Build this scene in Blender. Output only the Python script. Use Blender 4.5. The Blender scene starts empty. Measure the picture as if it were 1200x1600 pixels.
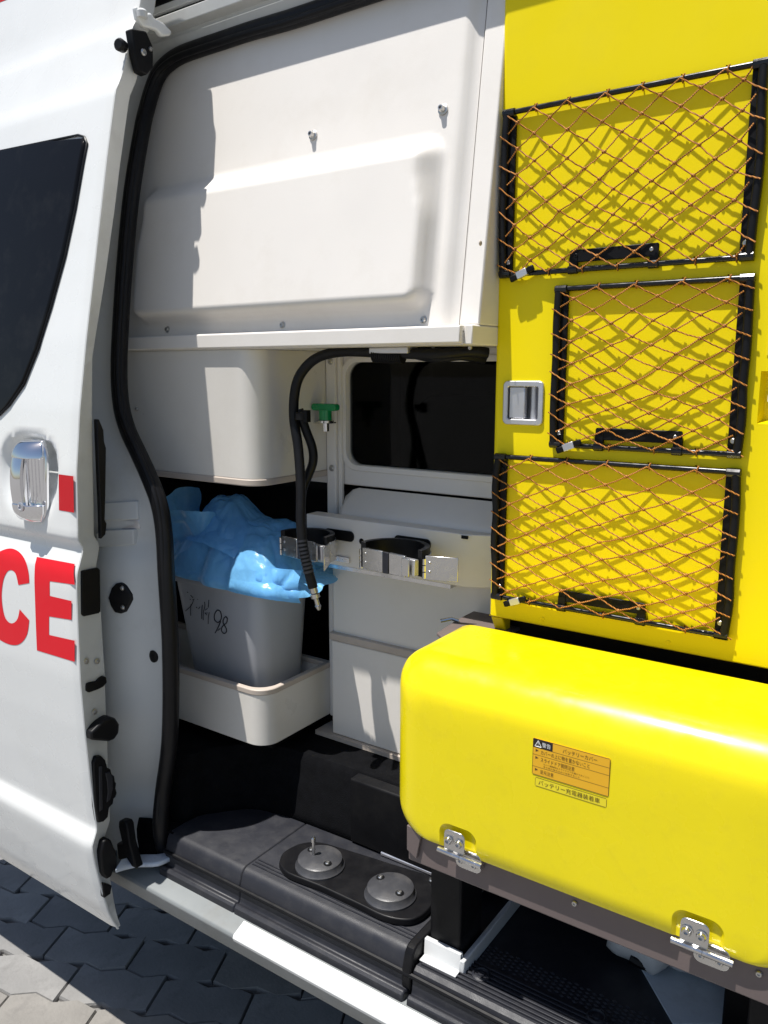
import bpy, bmesh, math, random
from mathutils import Vector, Matrix, noise
random.seed(7)
scene = bpy.context.scene
COL = scene.collection

# ------------------------------------------------------------------ camera
F_PX, CX, CY, CAM_H = 1250., 600., 800., 1.45
YAW = math.radians(34.7)
PIT = math.atan(225 / 1270.)
cam_d = bpy.data.cameras.new('camera'); cam = bpy.data.objects.new('camera', cam_d); COL.objects.link(cam)
cam_d.sensor_fit = 'VERTICAL'; cam_d.sensor_height = 24.0; cam_d.lens = 24.0 * F_PX / 1600.
cam_d.clip_start = 0.02; cam_d.clip_end = 500
cam.location = (0, 0, CAM_H); cam.rotation_euler = (math.pi/2 - PIT, 0, YAW)
scene.camera = cam
scene.render.resolution_x = 768; scene.render.resolution_y = 1024

# ------------------------------------------------------------------ light
SUN = Vector((0.60, 1.0, -3.6)).normalized()          # direction the sunlight travels
w = bpy.data.worlds.new('World'); scene.world = w; w.use_nodes = True
nt = w.node_tree; bg = nt.nodes['Background']
sky = nt.nodes.new('ShaderNodeTexSky'); sky.sky_type = 'NISHITA'; sky.sun_disc = False
sky.sun_elevation = math.asin(-SUN.z); sky.sun_rotation = math.atan2(-SUN.x, -SUN.y)
nt.links.new(sky.outputs['Color'], bg.inputs['Color']); bg.inputs['Strength'].default_value = 0.072
sl = bpy.data.lights.new('sun', 'SUN'); sl.energy = 5.0; sl.angle = math.radians(0.53); sl.color = (1.0, .965, .91)
so = bpy.data.objects.new('sun', sl); COL.objects.link(so); so.rotation_euler = SUN.to_track_quat('-Z', 'Y').to_euler()
so.location = (-1, -2, 6)
vs = scene.view_settings
vs.view_transform = 'Standard'; vs.look = 'None'; vs.gamma = 1.0; vs.use_curve_mapping = False; vs.exposure = 0.4

# ------------------------------------------------------------------ pixel -> place
_hx, _hy, _rx, _ry = -math.sin(YAW), math.cos(YAW), math.cos(YAW), math.sin(YAW)
def ray(px, py):
    u = (px-CX)/F_PX; v = -(py-CY)/F_PX
    h = math.cos(PIT)+v*math.sin(PIT); z = -math.sin(PIT)+v*math.cos(PIT)
    return _hx*h+_rx*u, _hy*h+_ry*u, z
def PX(px, py, X): d = ray(px, py); t = X/d[0]; return Vector((X, d[1]*t, CAM_H+d[2]*t))
def PY(px, py, Y): d = ray(px, py); t = Y/d[1]; return Vector((d[0]*t, Y, CAM_H+d[2]*t))
def PZ(px, py, Z): d = ray(px, py); t = (Z-CAM_H)/d[2]; return Vector((d[0]*t, d[1]*t, Z))

def interp(tab, z):
    if z <= tab[0][0]: return tab[0][1]
    for (a, va), (b, vb) in zip(tab, tab[1:]):
        if z <= b: return va+(vb-va)*(z-a)/(b-a)
    return tab[-1][1]
def sstep(t): t = max(0., min(1., t)); return t*t*(3-2*t)
# outer skin of the slid-open door: distance Y by height
DOOR = [(.352,.870),(.37,.861),(.40,.850),(.47,.836),(.535,.826),(.556,.824),(.585,.838),(.62,.8355),(.69,.831),(.79,.827),
        (.89,.825),(.97,.827),(1.06,.830),(1.09,.833),(1.128,.848),(1.136,.849),(1.15,.839),(1.17,.8405),(1.27,.846),(1.382,.861),
        (1.504,.883),(1.648,.913),(1.813,.947),(1.938,.975),(1.950,.983),(1.968,.991),(2.052,1.018),(2.064,1.027),(2.10,1.038),(2.22,1.066)]
def S(z): return (interp(DOOR, z-.006)+2*interp(DOOR, z)+interp(DOOR, z+.006))/4
def PS(px, py, off=0.0):                     # on the body side, off metres inboard of the door skin
    y = .9+off
    for i in range(25):
        p = PY(px, py, y); y = .5*y+.5*(S(p.z)+off)
    return PY(px, py, y)
def YP(z): return 1.115+.147*(z-1.5)          # leaning cabinet front
def PC(px, py, off=0.0):
    y = 1.12
    for i in range(20): p = PY(px, py, y+off); y = YP(p.z)
    return p

# ------------------------------------------------------------------ materials
def mat(name, col, rough=.5, metal=0., var=.06, vscale=6., bump=0., bscale=200., coat=0., spec=.5, dirt=None, dirt_amt=.0, dscale=9., rvar=.08, trans=0., sheen=0.):
    m = bpy.data.materials.new(name); m.use_nodes = True
    N = m.node_tree.nodes; L = m.node_tree.links; b = N['Principled BSDF']
    tc = N.new('ShaderNodeTexCoord')
    n1 = N.new('ShaderNodeTexNoise'); n1.inputs['Scale'].default_value = vscale; n1.inputs['Detail'].default_value = 5
    L.new(tc.outputs['Object'], n1.inputs['Vector'])
    mr = N.new('ShaderNodeMapRange'); mr.inputs['From Min'].default_value = .3; mr.inputs['From Max'].default_value = .7
    mr.inputs['To Min'].default_value = 1-var; mr.inputs['To Max'].default_value = 1+var
    L.new(n1.outputs['Fac'], mr.inputs['Value'])
    mx = N.new('ShaderNodeMix'); mx.data_type = 'RGBA'; mx.blend_type = 'MULTIPLY'; mx.inputs['Factor'].default_value = 1
    mx.inputs['A'].default_value = (*col, 1); L.new(mr.outputs['Result'], mx.inputs['B'])
    out = mx.outputs['Result']
    if dirt:
        n3 = N.new('ShaderNodeTexNoise'); n3.inputs['Scale'].default_value = dscale; n3.inputs['Detail'].default_value = 9; n3.inputs['Roughness'].default_value = .7
        L.new(tc.outputs['Object'], n3.inputs['Vector'])
        rp = N.new('ShaderNodeMapRange'); rp.inputs['From Min'].default_value = .5; rp.inputs['From Max'].default_value = .78
        rp.inputs['To Max'].default_value = dirt_amt; L.new(n3.outputs['Fac'], rp.inputs['Value'])
        m2 = N.new('ShaderNodeMix'); m2.data_type = 'RGBA'; L.new(rp.outputs['Result'], m2.inputs['Factor'])
        L.new(out, m2.inputs['A']); m2.inputs['B'].default_value = (*dirt, 1); out = m2.outputs['Result']
    L.new(out, b.inputs['Base Color'])
    r2 = N.new('ShaderNodeMapRange'); r2.inputs['From Min'].default_value = .3; r2.inputs['From Max'].default_value = .7
    r2.inputs['To Min'].default_value = max(.02, rough-rvar); r2.inputs['To Max'].default_value = min(1, rough+rvar)
    n2 = N.new('ShaderNodeTexNoise'); n2.inputs['Scale'].default_value = vscale*3.7; n2.inputs['Detail'].default_value = 6
    L.new(tc.outputs['Object'], n2.inputs['Vector']); L.new(n2.outputs['Fac'], r2.inputs['Value']); L.new(r2.outputs['Result'], b.inputs['Roughness'])
    b.inputs['Metallic'].default_value = metal
    b.inputs['Specular IOR Level'].default_value = spec
    if coat: b.inputs['Coat Weight'].default_value = coat; b.inputs['Coat Roughness'].default_value = .06
    if trans: b.inputs['Transmission Weight'].default_value = trans
    if bump:
        nb = N.new('ShaderNodeTexNoise'); nb.inputs['Scale'].default_value = bscale; nb.inputs['Detail'].default_value = 3
        L.new(tc.outputs['Object'], nb.inputs['Vector'])
        bp = N.new('ShaderNodeBump'); bp.inputs['Strength'].default_value = bump; bp.inputs['Distance'].default_value = .002
        L.new(nb.outputs['Fac'], bp.inputs['Height']); L.new(bp.outputs['Normal'], b.inputs['Normal'])
    return m
M = {}
M['paint'] = mat('white_paint', (.74,.75,.74), .28, var=.025, vscale=3, coat=.6, dirt=(.45,.42,.36), dirt_amt=.12, dscale=5)
M['sill'] = mat('sill_shade_grey', (.20,.215,.22), .5, var=.06, vscale=8, dirt=(.15,.14,.12), dirt_amt=.5, dscale=12)  # grey base colour paints in the shade on the white sill's left part
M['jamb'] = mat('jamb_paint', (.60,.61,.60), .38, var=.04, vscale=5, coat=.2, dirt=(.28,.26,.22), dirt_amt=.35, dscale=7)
M['cream'] = mat('cream_plastic', (.775,.74,.695), .42, var=.03, vscale=4, bump=.06, bscale=420, dirt=(.52,.46,.37), dirt_amt=.2, dscale=7)
M['warm'] = mat('ivory_plastic', (.70,.67,.62), .35, var=.03, vscale=5, bump=.03, bscale=300, dirt=(.45,.40,.32), dirt_amt=.15, dscale=8)
M['trimbeige'] = mat('beige_trim', (.50,.43,.37), .5, var=.06, vscale=20)
M['yellow'] = mat('yellow_gloss', (.89,.715,.002), .40, var=.02, vscale=3, spec=.22, dirt=(.55,.45,.05), dirt_amt=.12, dscale=12)
M['cover'] = mat('yellow_cover', (.86,.71,.003), .27, var=.03, vscale=5, coat=.12, spec=.4, bump=.05, bscale=18, dirt=(.5,.38,.04), dirt_amt=.14, dscale=40, rvar=.12)
M['rubber'] = mat('black_rubber', (.005,.005,.0062), .45, var=.15, vscale=15, spec=.25, dirt=(.03,.027,.025), dirt_amt=.15, dscale=14)
M['black'] = mat('black_plastic', (.004,.004,.005), .5, var=.15, vscale=12, spec=.2, bump=.1, bscale=400, dirt=(.04,.037,.033), dirt_amt=.2, dscale=14)
M['gloss'] = mat('gloss_black', (.004,.004,.005), .22, var=.1, vscale=20, spec=.5)
M['carpet'] = mat('black_carpet', (.004,.0042,.0052), .9, var=.25, vscale=40, spec=.08, bump=.5, bscale=500, dirt=(.015,.014,.013), dirt_amt=.12, dscale=18)
M['steptrim'] = mat('charcoal_step', (.015,.016,.022), .5, var=.1, vscale=10, bump=.15, bscale=600, dirt=(.075,.072,.07), dirt_amt=.28, dscale=34)
M['capgrey'] = mat('worn_grey_cap', (.045,.046,.052), .42, var=.15, vscale=20, bump=.15, bscale=500, dirt=(.16,.15,.14), dirt_amt=.45, dscale=24)
M['steel'] = mat('stainless', (.62,.61,.60), .22, metal=1, var=.05, vscale=30)
M['satin'] = mat('satin_metal', (.62,.62,.65), .38, metal=.85, var=.04, vscale=20)
M['zinc'] = mat('zinc_screw', (.55,.54,.52), .35, metal=1, var=.08, vscale=60)
M['chrome'] = mat('chrome', (.80,.80,.82), .06, metal=1, var=.01, rvar=.02)
M['red'] = mat('red_vinyl', (.70,.007,.018), .45, var=.03, spec=.3)
M['red2'] = mat('dark_red_vinyl', (.52,.008,.015), .45, var=.03, spec=.3)
M['brown'] = mat('brown_frame', (.135,.105,.10), .5, var=.06, vscale=12, dirt=(.22,.19,.17), dirt_amt=.2)
M['bingrey'] = mat('grey_bin', (.40,.41,.44), .45, var=.04, vscale=5, bump=.04, bscale=300)
M['ink'] = mat('black_ink', (.012,.012,.02), .6)
M['labelorange'] = mat('orange_label', (.80,.43,.015), .45, var=.02)
M['labelyellow'] = mat('yellow_label', (.82,.68,.02), .4, var=.02)
M['labelink'] = mat('brown_ink', (.10,.05,.01), .6)
M['labelblack'] = mat('label_black', (.015,.01,.008), .5)
M['white'] = mat('white_print', (.8,.8,.78), .5)
M['green'] = mat('green_plastic', (.005,.24,.075), .3, var=.05, coat=.3)
M['whiteplastic'] = mat('white_plastic', (.62,.63,.63), .5, var=.05, dirt=(.3,.28,.25), dirt_amt=.3)
M['vinyl'] = mat('grey_vinyl', (.60,.65,.69), .45, var=.08, vscale=8, bump=.1, bscale=300, dirt=(.10,.09,.08), dirt_amt=.35, dscale=16)
M['primer'] = mat('pale_blue_paint', (.52,.58,.66), .5, var=.06, dirt=(.12,.11,.10), dirt_amt=.6, dscale=30)
M['cabin'] = mat('dark_lining', (.02,.02,.02), .8)
M['seat'] = mat('seat_fabric', (.05,.05,.052), .9)

def glass_mat(name, col, rough=.03):
    m = mat(name, col, rough, var=.1, vscale=3, rvar=.02, spec=.13, dirt=(.035,.035,.033), dirt_amt=.30, dscale=11)
    return m
M['glass'] = glass_mat('tinted_glass', (.006,.006,.007))
def cabin_glass():
    m = bpy.data.materials.new('smoked_glass'); m.use_nodes = True
    N = m.node_tree.nodes; L = m.node_tree.links; N.remove(N['Principled BSDF'])
    tr = N.new('ShaderNodeBsdfTransparent'); tr.inputs['Color'].default_value = (.55,.56,.55,1)
    gl = N.new('ShaderNodeBsdfGlossy'); gl.inputs['Roughness'].default_value = .02
    fr = N.new('ShaderNodeFresnel'); fr.inputs['IOR'].default_value = 1.22
    mx = N.new('ShaderNodeMixShader'); L.new(fr.outputs[0], mx.inputs[0]); L.new(tr.outputs[0], mx.inputs[1]); L.new(gl.outputs[0], mx.inputs[2])
    L.new(mx.outputs[0], N['Material Output'].inputs['Surface']); return m
M['cabinglass'] = cabin_glass()
def cord_mat():
    m = mat('orange_cord', (.42,.16,.025), .7, var=.2, vscale=60)
    N = m.node_tree.nodes; L = m.node_tree.links; b = N['Principled BSDF']
    wv = N.new('ShaderNodeTexWave'); wv.wave_type = 'BANDS'; wv.bands_direction = 'DIAGONAL'; wv.inputs['Scale'].default_value = 160; wv.inputs['Distortion'].default_value = 3
    tc = N['Texture Coordinate']; L.new(tc.outputs['Object'], wv.inputs['Vector'])
    cr = N.new('ShaderNodeValToRGB'); cr.color_ramp.elements[0].color = (.12,.035,.008,1); cr.color_ramp.elements[1].color = (.60,.24,.03,1)
    L.new(wv.outputs['Fac'], cr.inputs['Fac']); L.new(cr.outputs['Color'], b.inputs['Base Color'])
    return m
M['cord'] = cord_mat()
def bag_mat():
    m = mat('blue_film', (.21,.56,.95), .28, var=.08, vscale=9, bump=.2, bscale=38)
    N = m.node_tree.nodes; L = m.node_tree.links; b = N['Principled BSDF']
    vo = N.new('ShaderNodeTexVoronoi'); vo.feature = 'DISTANCE_TO_EDGE'; vo.inputs['Scale'].default_value = 13
    n4 = N.new('ShaderNodeTexNoise'); n4.inputs['Scale'].default_value = 14; n4.inputs['Detail'].default_value = 3
    tc = N['Texture Coordinate']; L.new(tc.outputs['Object'], n4.inputs['Vector'])
    va = N.new('ShaderNodeVectorMath'); va.operation = 'MULTIPLY_ADD'; va.inputs[1].default_value = (.10,.10,.10)
    L.new(n4.outputs['Color'], va.inputs[0]); L.new(tc.outputs['Object'], va.inputs[2]); L.new(va.outputs[0], vo.inputs['Vector'])
    b2 = N.new('ShaderNodeBump'); b2.inputs['Strength'].default_value = .45; b2.inputs['Distance'].default_value = .012
    L.new(vo.outputs['Distance'], b2.inputs['Height']); L.new(N['Bump'].outputs['Normal'], b2.inputs['Normal']); L.new(b2.outputs['Normal'], b.inputs['Normal'])
    tl = N.new('ShaderNodeBsdfTranslucent'); L.new(b2.outputs['Normal'], tl.inputs['Normal']); tl.inputs['Color'].default_value = (.30,.68,.98,1)
    mx = N.new('ShaderNodeMixShader'); mx.inputs[0].default_value = .38
    L.new(b.outputs[0], mx.inputs[1]); L.new(tl.outputs[0], mx.inputs[2]); L.new(mx.outputs[0], N['Material Output'].inputs['Surface'])
    return m
M['bag'] = bag_mat()
def paver_mat(name, col, joint=False):
    m = mat(name, col, .85, var=.14, vscale=9, bump=.6, bscale=120, dirt=(.10,.095,.09), dirt_amt=.45, dscale=22)
    return m
M['paver'] = paver_mat('concrete_paver', (.235,.23,.222))
M['paver2'] = paver_mat('concrete_paver_dark', (.20,.196,.19))
M['paver3'] = paver_mat('concrete_paver_warm', (.225,.213,.195))
M['paver4'] = paver_mat('concrete_paver_pale', (.265,.26,.25))
def ground_mat():
    m = mat('paved_ground', (.19,.185,.178), .9, var=.12, vscale=4, bump=.5, bscale=90, dirt=(.08,.075,.07), dirt_amt=.5, dscale=10)
    return m
M['ground'] = ground_mat()
M['sand'] = mat('joint_sand', (.075,.07,.065), .95, var=.2, vscale=30, bump=.5, bscale=300)

# ------------------------------------------------------------------ mesh helpers
class MB:
    def __init__(s): s.v = []; s.f = []
    def add(s, vs, fs):
        o = len(s.v); s.v += [Vector(p) for p in vs]; s.f += [tuple(o+i for i in f) for f in fs]; return s
    def box(s, x0, x1, y0, y1, z0, z1, R=None):
        vs = [Vector((x, y, z)) for z in (z0, z1) for y in (y0, y1) for x in (x0, x1)]
        if R is not None: vs = [R @ p for p in vs]
        return s.add(vs, [(0,2,3,1),(4,5,7,6),(0,1,5,4),(1,3,7,5),(3,2,6,7),(2,0,4,6)])
    def prism(s, pts, fn0, fn1):                      # pts 2-D, fn maps (a,b) to 3-D
        n = len(pts)
        return s.add([fn0(*p) for p in pts]+[fn1(*p) for p in pts], [tuple(range(n)), tuple(range(2*n-1, n-1, -1))]+[(i, (i+1) % n, n+(i+1) % n, n+i) for i in range(n)])
    def py(s, pts, y0, y1): return s.prism(pts, lambda a, b: (a, y0, b), lambda a, b: (a, y1, b))
    def pz(s, pts, z0, z1): return s.prism(pts, lambda a, b: (a, b, z0), lambda a, b: (a, b, z1))
    def px(s, pts, x0, x1): return s.prism(pts, lambda a, b: (x0, a, b), lambda a, b: (x1, a, b))
    def tube(s, pts, r, n=10, cap=True):
        pts = [Vector(p) for p in pts]; o = len(s.v); m = len(pts)
        rs = r if isinstance(r, (list, tuple)) else [r]*m
        up = None
        for i, p in enumerate(pts):
            t = (pts[min(i+1, m-1)]-pts[max(i-1, 0)]).normalized()
            if up is None:
                up = Vector((0, 0, 1)) if abs(t.z) < .9 else Vector((0, 1, 0))
            a = (up-t*up.dot(t)).normalized(); b = t.cross(a); up = a
            for k in range(n):
                q = 2*math.pi*k/n; s.v.append(p+(a*math.cos(q)+b*math.sin(q))*rs[i])
        for i in range(m-1):
            for k in range(n):
                s.f.append((o+i*n+k, o+i*n+(k+1) % n, o+(i+1)*n+(k+1) % n, o+(i+1)*n+k))
        if cap: s.f.append(tuple(o+k for k in range(n-1, -1, -1))); s.f.append(tuple(o+(m-1)*n+k for k in range(n)))
        return s
    def lathe(s, prof, c, axis=Vector((0, 0, 1)), n=24):     # prof (radius, height)
        axis = Vector(axis).normalized(); a = axis.orthogonal().normalized(); b = axis.cross(a); c = Vector(c); o = len(s.v); m = len(prof)
        for r, h in prof:
            for k in range(n):
                q = 2*math.pi*k/n; s.v.append(c+axis*h+(a*math.cos(q)+b*math.sin(q))*r)
        for i in range(m-1):
            for k in range(n): s.f.append((o+i*n+k, o+i*n+(k+1) % n, o+(i+1)*n+(k+1) % n, o+(i+1)*n+k))
        s.f.append(tuple(o+k for k in range(n-1, -1, -1))); s.f.append(tuple(o+(m-1)*n+k for k in range(n)))
        return s
    def grid(s, rows, closed=False):                       # rows: list of lists of points
        o = len(s.v); nr = len(rows); nc = len(rows[0])
        for r in rows: s.v += [Vector(p) for p in r]
        for i in range(nr-1):
            for j in range(nc if closed else nc-1):
                s.f.append((o+i*nc+j, o+i*nc+(j+1) % nc, o+(i+1)*nc+(j+1) % nc, o+(i+1)*nc+j))
        return s
    def sphere(s, c, r, n=8, m=5, sc=(1, 1, 1)):
        rows = []
        c = Vector(c)
        for i in range(m+1):
            t = math.pi*(i/m); rr = max(1e-4, math.sin(t))
            rows.append([c+Vector((r*sc[0]*rr*math.cos(2*math.pi*k/n), r*sc[1]*rr*math.sin(2*math.pi*k/n), r*sc[2]*math.cos(t))) for k in range(n)])
        return s.grid(rows, closed=True)
    def build(s, name, m, parent=None, smooth=35, bevel=0., seg=2, solid=0., subsurf=0, recalc=True):
        c = Vector((0, 0, 0))
        lo = Vector([min(p[i] for p in s.v) for i in range(3)]); hi = Vector([max(p[i] for p in s.v) for i in range(3)])
        c = (lo+hi)/2; c.z = lo.z
        me = bpy.data.meshes.new(name); me.from_pydata([p-c for p in s.v], [], s.f); me.validate()
        if recalc:
            bm = bmesh.new(); bm.from_mesh(me); bmesh.ops.recalc_face_normals(bm, faces=bm.faces); bm.to_mesh(me); bm.free()
        if smooth:
            me.shade_smooth(); me.set_sharp_from_angle(angle=math.radians(smooth))
        o = bpy.data.objects.new(name, me); COL.objects.link(o); o.location = c
        me.materials.append(M[m] if isinstance(m, str) else m)
        if parent is not None: attach(o, parent)
        if solid:
            md = o.modifiers.new('solid', 'SOLIDIFY'); md.thickness = solid; md.offset = 0
        if bevel:
            md = o.modifiers.new('bevel', 'BEVEL'); md.width = bevel; md.segments = seg; md.limit_method = 'ANGLE'; md.angle_limit = math.radians(40); md.harden_normals = False
        if subsurf:
            md = o.modifiers.new('sub', 'SUBSURF'); md.levels = subsurf; md.render_levels = subsurf
        return o
def wloc(o):
    l = o.location.copy()
    while o.parent: o = o.parent; l += o.location
    return l
def attach(o, parent): 
    o.parent = parent; o.location = o.location-wloc(parent)
def thing(name, label, cat, loc=(0, 0, 0), group=None):
    o = bpy.data.objects.new(name, None); COL.objects.link(o); o.location = loc; o.empty_display_size = .05
    tag(o, label, cat, group); return o
def tag(o, label, cat, group=None, kind=None):
    o['label'] = label; o['category'] = cat
    if group: o['group'] = group
    if kind: o['kind'] = kind
    return o
def rrect(x0, x1, z0, z1, r, n=6):
    pts = []
    for cx, cz, a0 in ((x1-r, z1-r, 0), (x0+r, z1-r, 90), (x0+r, z0+r, 180), (x1-r, z0+r, 270)):
        for k in range(n+1):
            a = math.radians(a0+90*k/n); pts.append((cx+r*math.cos(a), cz+r*math.sin(a)))
    return pts
def smooth_path(pts, k=6):
    pts = [Vector(p) for p in pts]; out = []
    for i in range(len(pts)-1):
        p0, p1, p2, p3 = pts[max(i-1, 0)], pts[i], pts[i+1], pts[min(i+2, len(pts)-1)]
        for j in range(k):
            t = j/k; out.append(.5*((2*p1)+(p2-p0)*t+(2*p0-5*p1+4*p2-p3)*t*t+(3*p1-p0-3*p2+p3)*t**3))
    return out+[pts[-1]]
def screw(name, c, axis, r, parent, h=None, m='zinc', washer=0.):
    h = h or r*.6; b = MB()
    if washer: b.lathe([(washer, 0), (washer, h*.25), (washer*.9, h*.3)], c, axis, 14)
    b.lathe([(r, 0), (r, h*.5), (r*.75, h), (r*.42, h), (r*.38, h*.55)], c, axis, 12)
    return b.build(name, m, parent)

# ================================================================== GROUND
g = MB().grid([[(x, y, -.014) for x in (-150, -20, -6, 0, 6, 20, 150)] for y in (-150, -20, -4, 0, 4, 20, 150)]).build('ground', 'ground', smooth=0)
g['kind'] = 'structure'
PL, PW = .225, .1125; ca, sa = math.cos(math.radians(24)), math.sin(math.radians(24))
def paver_mesh(seed):
    rnd = random.Random(seed); b = MB(); n = 8; pts = []
    gap = .0016
    f = lambda t: .009*(abs(((t*2) % 1)-.5)*4-1)
    for i in range(n+1):
        t = i/n; pts.append((PL*(t-.5)*(1-2*gap/PL), -PW/2+gap+f(t)))
    for i in range(n, -1, -1):
        t = i/n; pts.append((PL*(t-.5)*(1-2*gap/PL), PW/2-gap+f(t)))
    tl = [rnd.uniform(-.0012, .0012) for _ in range(3)]
    zt = lambda x, y: tl[0]+tl[1]*x*8+tl[2]*y*8
    inn = [(x*.978, y*.962) for x, y in pts]; N_ = len(pts)
    vs = [(x, y, -.03) for x, y in pts]+[(x, y, -.006+zt(x, y)) for x, y in pts]+[(x, y, zt(x, y)) for x, y in inn]
    fs = [(i, (i+1) % N_, N_+(i+1) % N_, N_+i) for i in range(N_)]+[(N_+i, N_+(i+1) % N_, 2*N_+(i+1) % N_, 2*N_+i) for i in range(N_)]+[tuple(range(2*N_, 3*N_))]
    b.add(vs, fs); me = bpy.data.meshes.new('paver'); me.from_pydata([tuple(p) for p in b.v], [], b.f); return me
pmeshes = []
for k in range(6):
    me = paver_mesh(k); me.materials.append(M[('paver', 'paver2', 'paver3', 'paver', 'paver4', 'paver3')[k]]); pmeshes.append(me)
cnt = 0
for i in range(-40, 40):
    for j in range(-14, 14):
        lx = (j+.5*(i % 2))*PL; ly = i*PW
        X = -1.25+ca*lx-sa*ly; Y = .75+sa*lx+ca*ly
        if -2.45 < X < -.55 and .25 < Y < 1.75 and cnt < 290:
            o = bpy.data.objects.new('paver', pmeshes[random.randrange(6)]); COL.objects.link(o); o.parent = g
            o.location = (X-g.location.x, Y-g.location.y, .0-g.location.z); o.rotation_euler.z = math.radians(24+180*random.randrange(2)); cnt += 1

# ================================================================== AMBULANCE
amb = thing('ambulance', 'white ambulance van with its side door slid open', 'ambulance', (-.9, 1.0, 0))
XE = -1.25                                   # leading edge of the slid-open door
# --- sliding door skin
zs = []
for z_ in sorted([a for a, _ in DOOR if not 1.16 < a < 1.34]+[.352+i*.012 for i in range(156)]):
    if not zs or z_-zs[-1] > .0045: zs.append(z_)
xs = [-2.35, -2.1, -1.9, -1.75, -1.65, -1.6]+[-1.59+i*.0085 for i in range(40)]+[XE]
H0, H1 = PY(52, 750, .84), None
def dimple(x, z):                            # scooped grip recess behind the handle
    dx = (x-(-1.400))/.098; dz = (z-1.250)/.082
    r = (abs(dx)**3+abs(dz)**3)**(1/3)
    up = sstep((z-1.16)/.13)
    return (.010+.022*up)*sstep((1-r)/(.75-.5*up))
b = MB().grid([[(x, S(z)+dimple(x, z)-.004*sstep((x-XE+.0)/-.02) + .004*(1 if x < XE+.001 else 1), z) for x in xs] for z in zs])
door = b.build('sliding_door', 'paint', amb, smooth=50)
EDGE = [(.352,.012),(.40,.022),(.482,.03),(.589,.037),(.746,.05),(.887,.058),(1.014,.055),(1.135,.04),(1.265,.04),(1.38,.031),(1.47,.022),(1.606,.03),(1.73,.034),(1.9,.036),(2.0,.038),(2.22,.04)]
rows = []
for z in zs:
    t = interp(EDGE, z)*1.0
    rows.append([(XE, S(z), z), (XE+.0022, S(z)+.0012, z), (XE+.0022, S(z)+.004, z), (XE-.002, S(z)+t*.3, z), (XE-.003, S(z)+t*.9, z), (XE-.006, S(z)+t, z), (XE-.03, S(z)+t+.002, z), (-2.35, S(z)+t+.002, z)])
MB().grid(rows).build('door_edge', 'jamb', door, smooth=50)
# --- window pane in the door
wp = [(-140, 268), (0, 236), (122, 211), (132, 214), (136, 224), (131, 250), (118, 325), (102, 400), (80, 480), (60, 545), (38, 600), (15, 633), (0, 648), (-60, 680), (-150, 705)]
def poly_on_door(pts, off, th):
    P0 = [PS(a, c, off) for a, c in pts]; n = len(P0)
    b = MB(); b.add(P0+[p+Vector((0, th, 0)) for p in P0], [tuple(range(n)), tuple(range(2*n-1, n-1, -1))]+[(i, (i+1) % n, n+(i+1) % n, n+i) for i in range(n)])
    return b
# pane as a strip following the leaning skin
def pane_strip(pts, off, name, m, parent, th=.003, nz=40):
    W = [PS(a, c, 0) for a, c in pts]; xz = [(p.x, p.z) for p in W]
    z0 = min(p[1] for p in xz); z1 = max(p[1] for p in xz); rows = []; n = len(xz)
    for i in range(nz+1):
        z = z0+(z1-z0)*(.0005+.999*i/nz); c = []
        for k in range(n):
            (xa, za), (xb, zb) = xz[k], xz[(k+1) % n]
            if (za-z)*(zb-z) < 0: c.append(xa+(xb-xa)*(z-za)/(zb-za))
        if len(c) < 2: continue
        xa, xb = min(c), max(c)
        rows.append([(xa+(xb-xa)*t, S(z)+off, z) for t in (0, .02, .25, .5, .75, .98, 1)])
    return MB().grid(rows).build(name, m, parent, smooth=60, solid=th)
pane_strip(wp, -.0022, 'window_pane', 'glass', door)
gs = [(a+ (3 if a > 60 else 0), c-(4 if c < 230 else 0)) for a, c in wp]
sealp = [PS(a, c, -.002) for a, c in wp]
MB().tube(sealp, .0022, 6).build('window_seal', 'rubber', door)
# --- letters and sticker
def decal(name, pts, m='red', off=-.00055, holes=None):
    P0 = [PS(a, c, 0) for a, c in pts]
    bm = bmesh.new(); vs_ = [bm.verts.new((p.x, 0, p.z)) for p in P0]; bm.faces.new(vs_)
    zz = sorted(p.z for p in P0); z = zz[0]+.012
    while z < zz[-1]:
        bmesh.ops.bisect_plane(bm, geom=bm.verts[:]+bm.edges[:]+bm.faces[:], plane_co=(0, 0, z), plane_no=(0, 0, 1)); z += .012
    bmesh.ops.triangulate(bm, faces=bm.faces)
    b = MB(); b.add([(v.co.x, S(v.co.z)+dimple(v.co.x, v.co.z)+off, v.co.z) for v in bm.verts], [])
    bm.verts.index_update(); b.f = [tuple(v.index for v in f.verts) for f in bm.faces]; bm.free()
    o = b.build(name, m, door, smooth=60); return o
decal('letter', [(58,870),(117,881),(117,913.5),(78,908),(78,931),(112,939),(112,968.5),(77,963),(77,992),(117,1001),(117,1034),(58,1016)])
cpts = []
co = [(46,911),(45,895),(40,876),(31,863),(19,857),(6,859),(-8,868),(-18,890),(-22,930),(-18,970),(-8,992),(8,1004),(24,1008),(35,1003),(43,990),(46,969)]
ci = [(31,952),(28,966),(22,973),(15,973),(8,964),(4,946),(3,926),(6,905),(12,893),(19,891),(25,897),(29,914)]
cs = lambda L: [(v.x, v.y) for v in smooth_path([(a, c, 0) for a, c in L], 4)]
decal('letter', cs(co)+cs(ci))
decal('red_sticker', [(92,741),(115,744),(116,801),(92.5,797)], 'red2')
decal('red_stripe', [(-60,26),(-40,18),(12,-1),(14,-16),(-60,4)])
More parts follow.
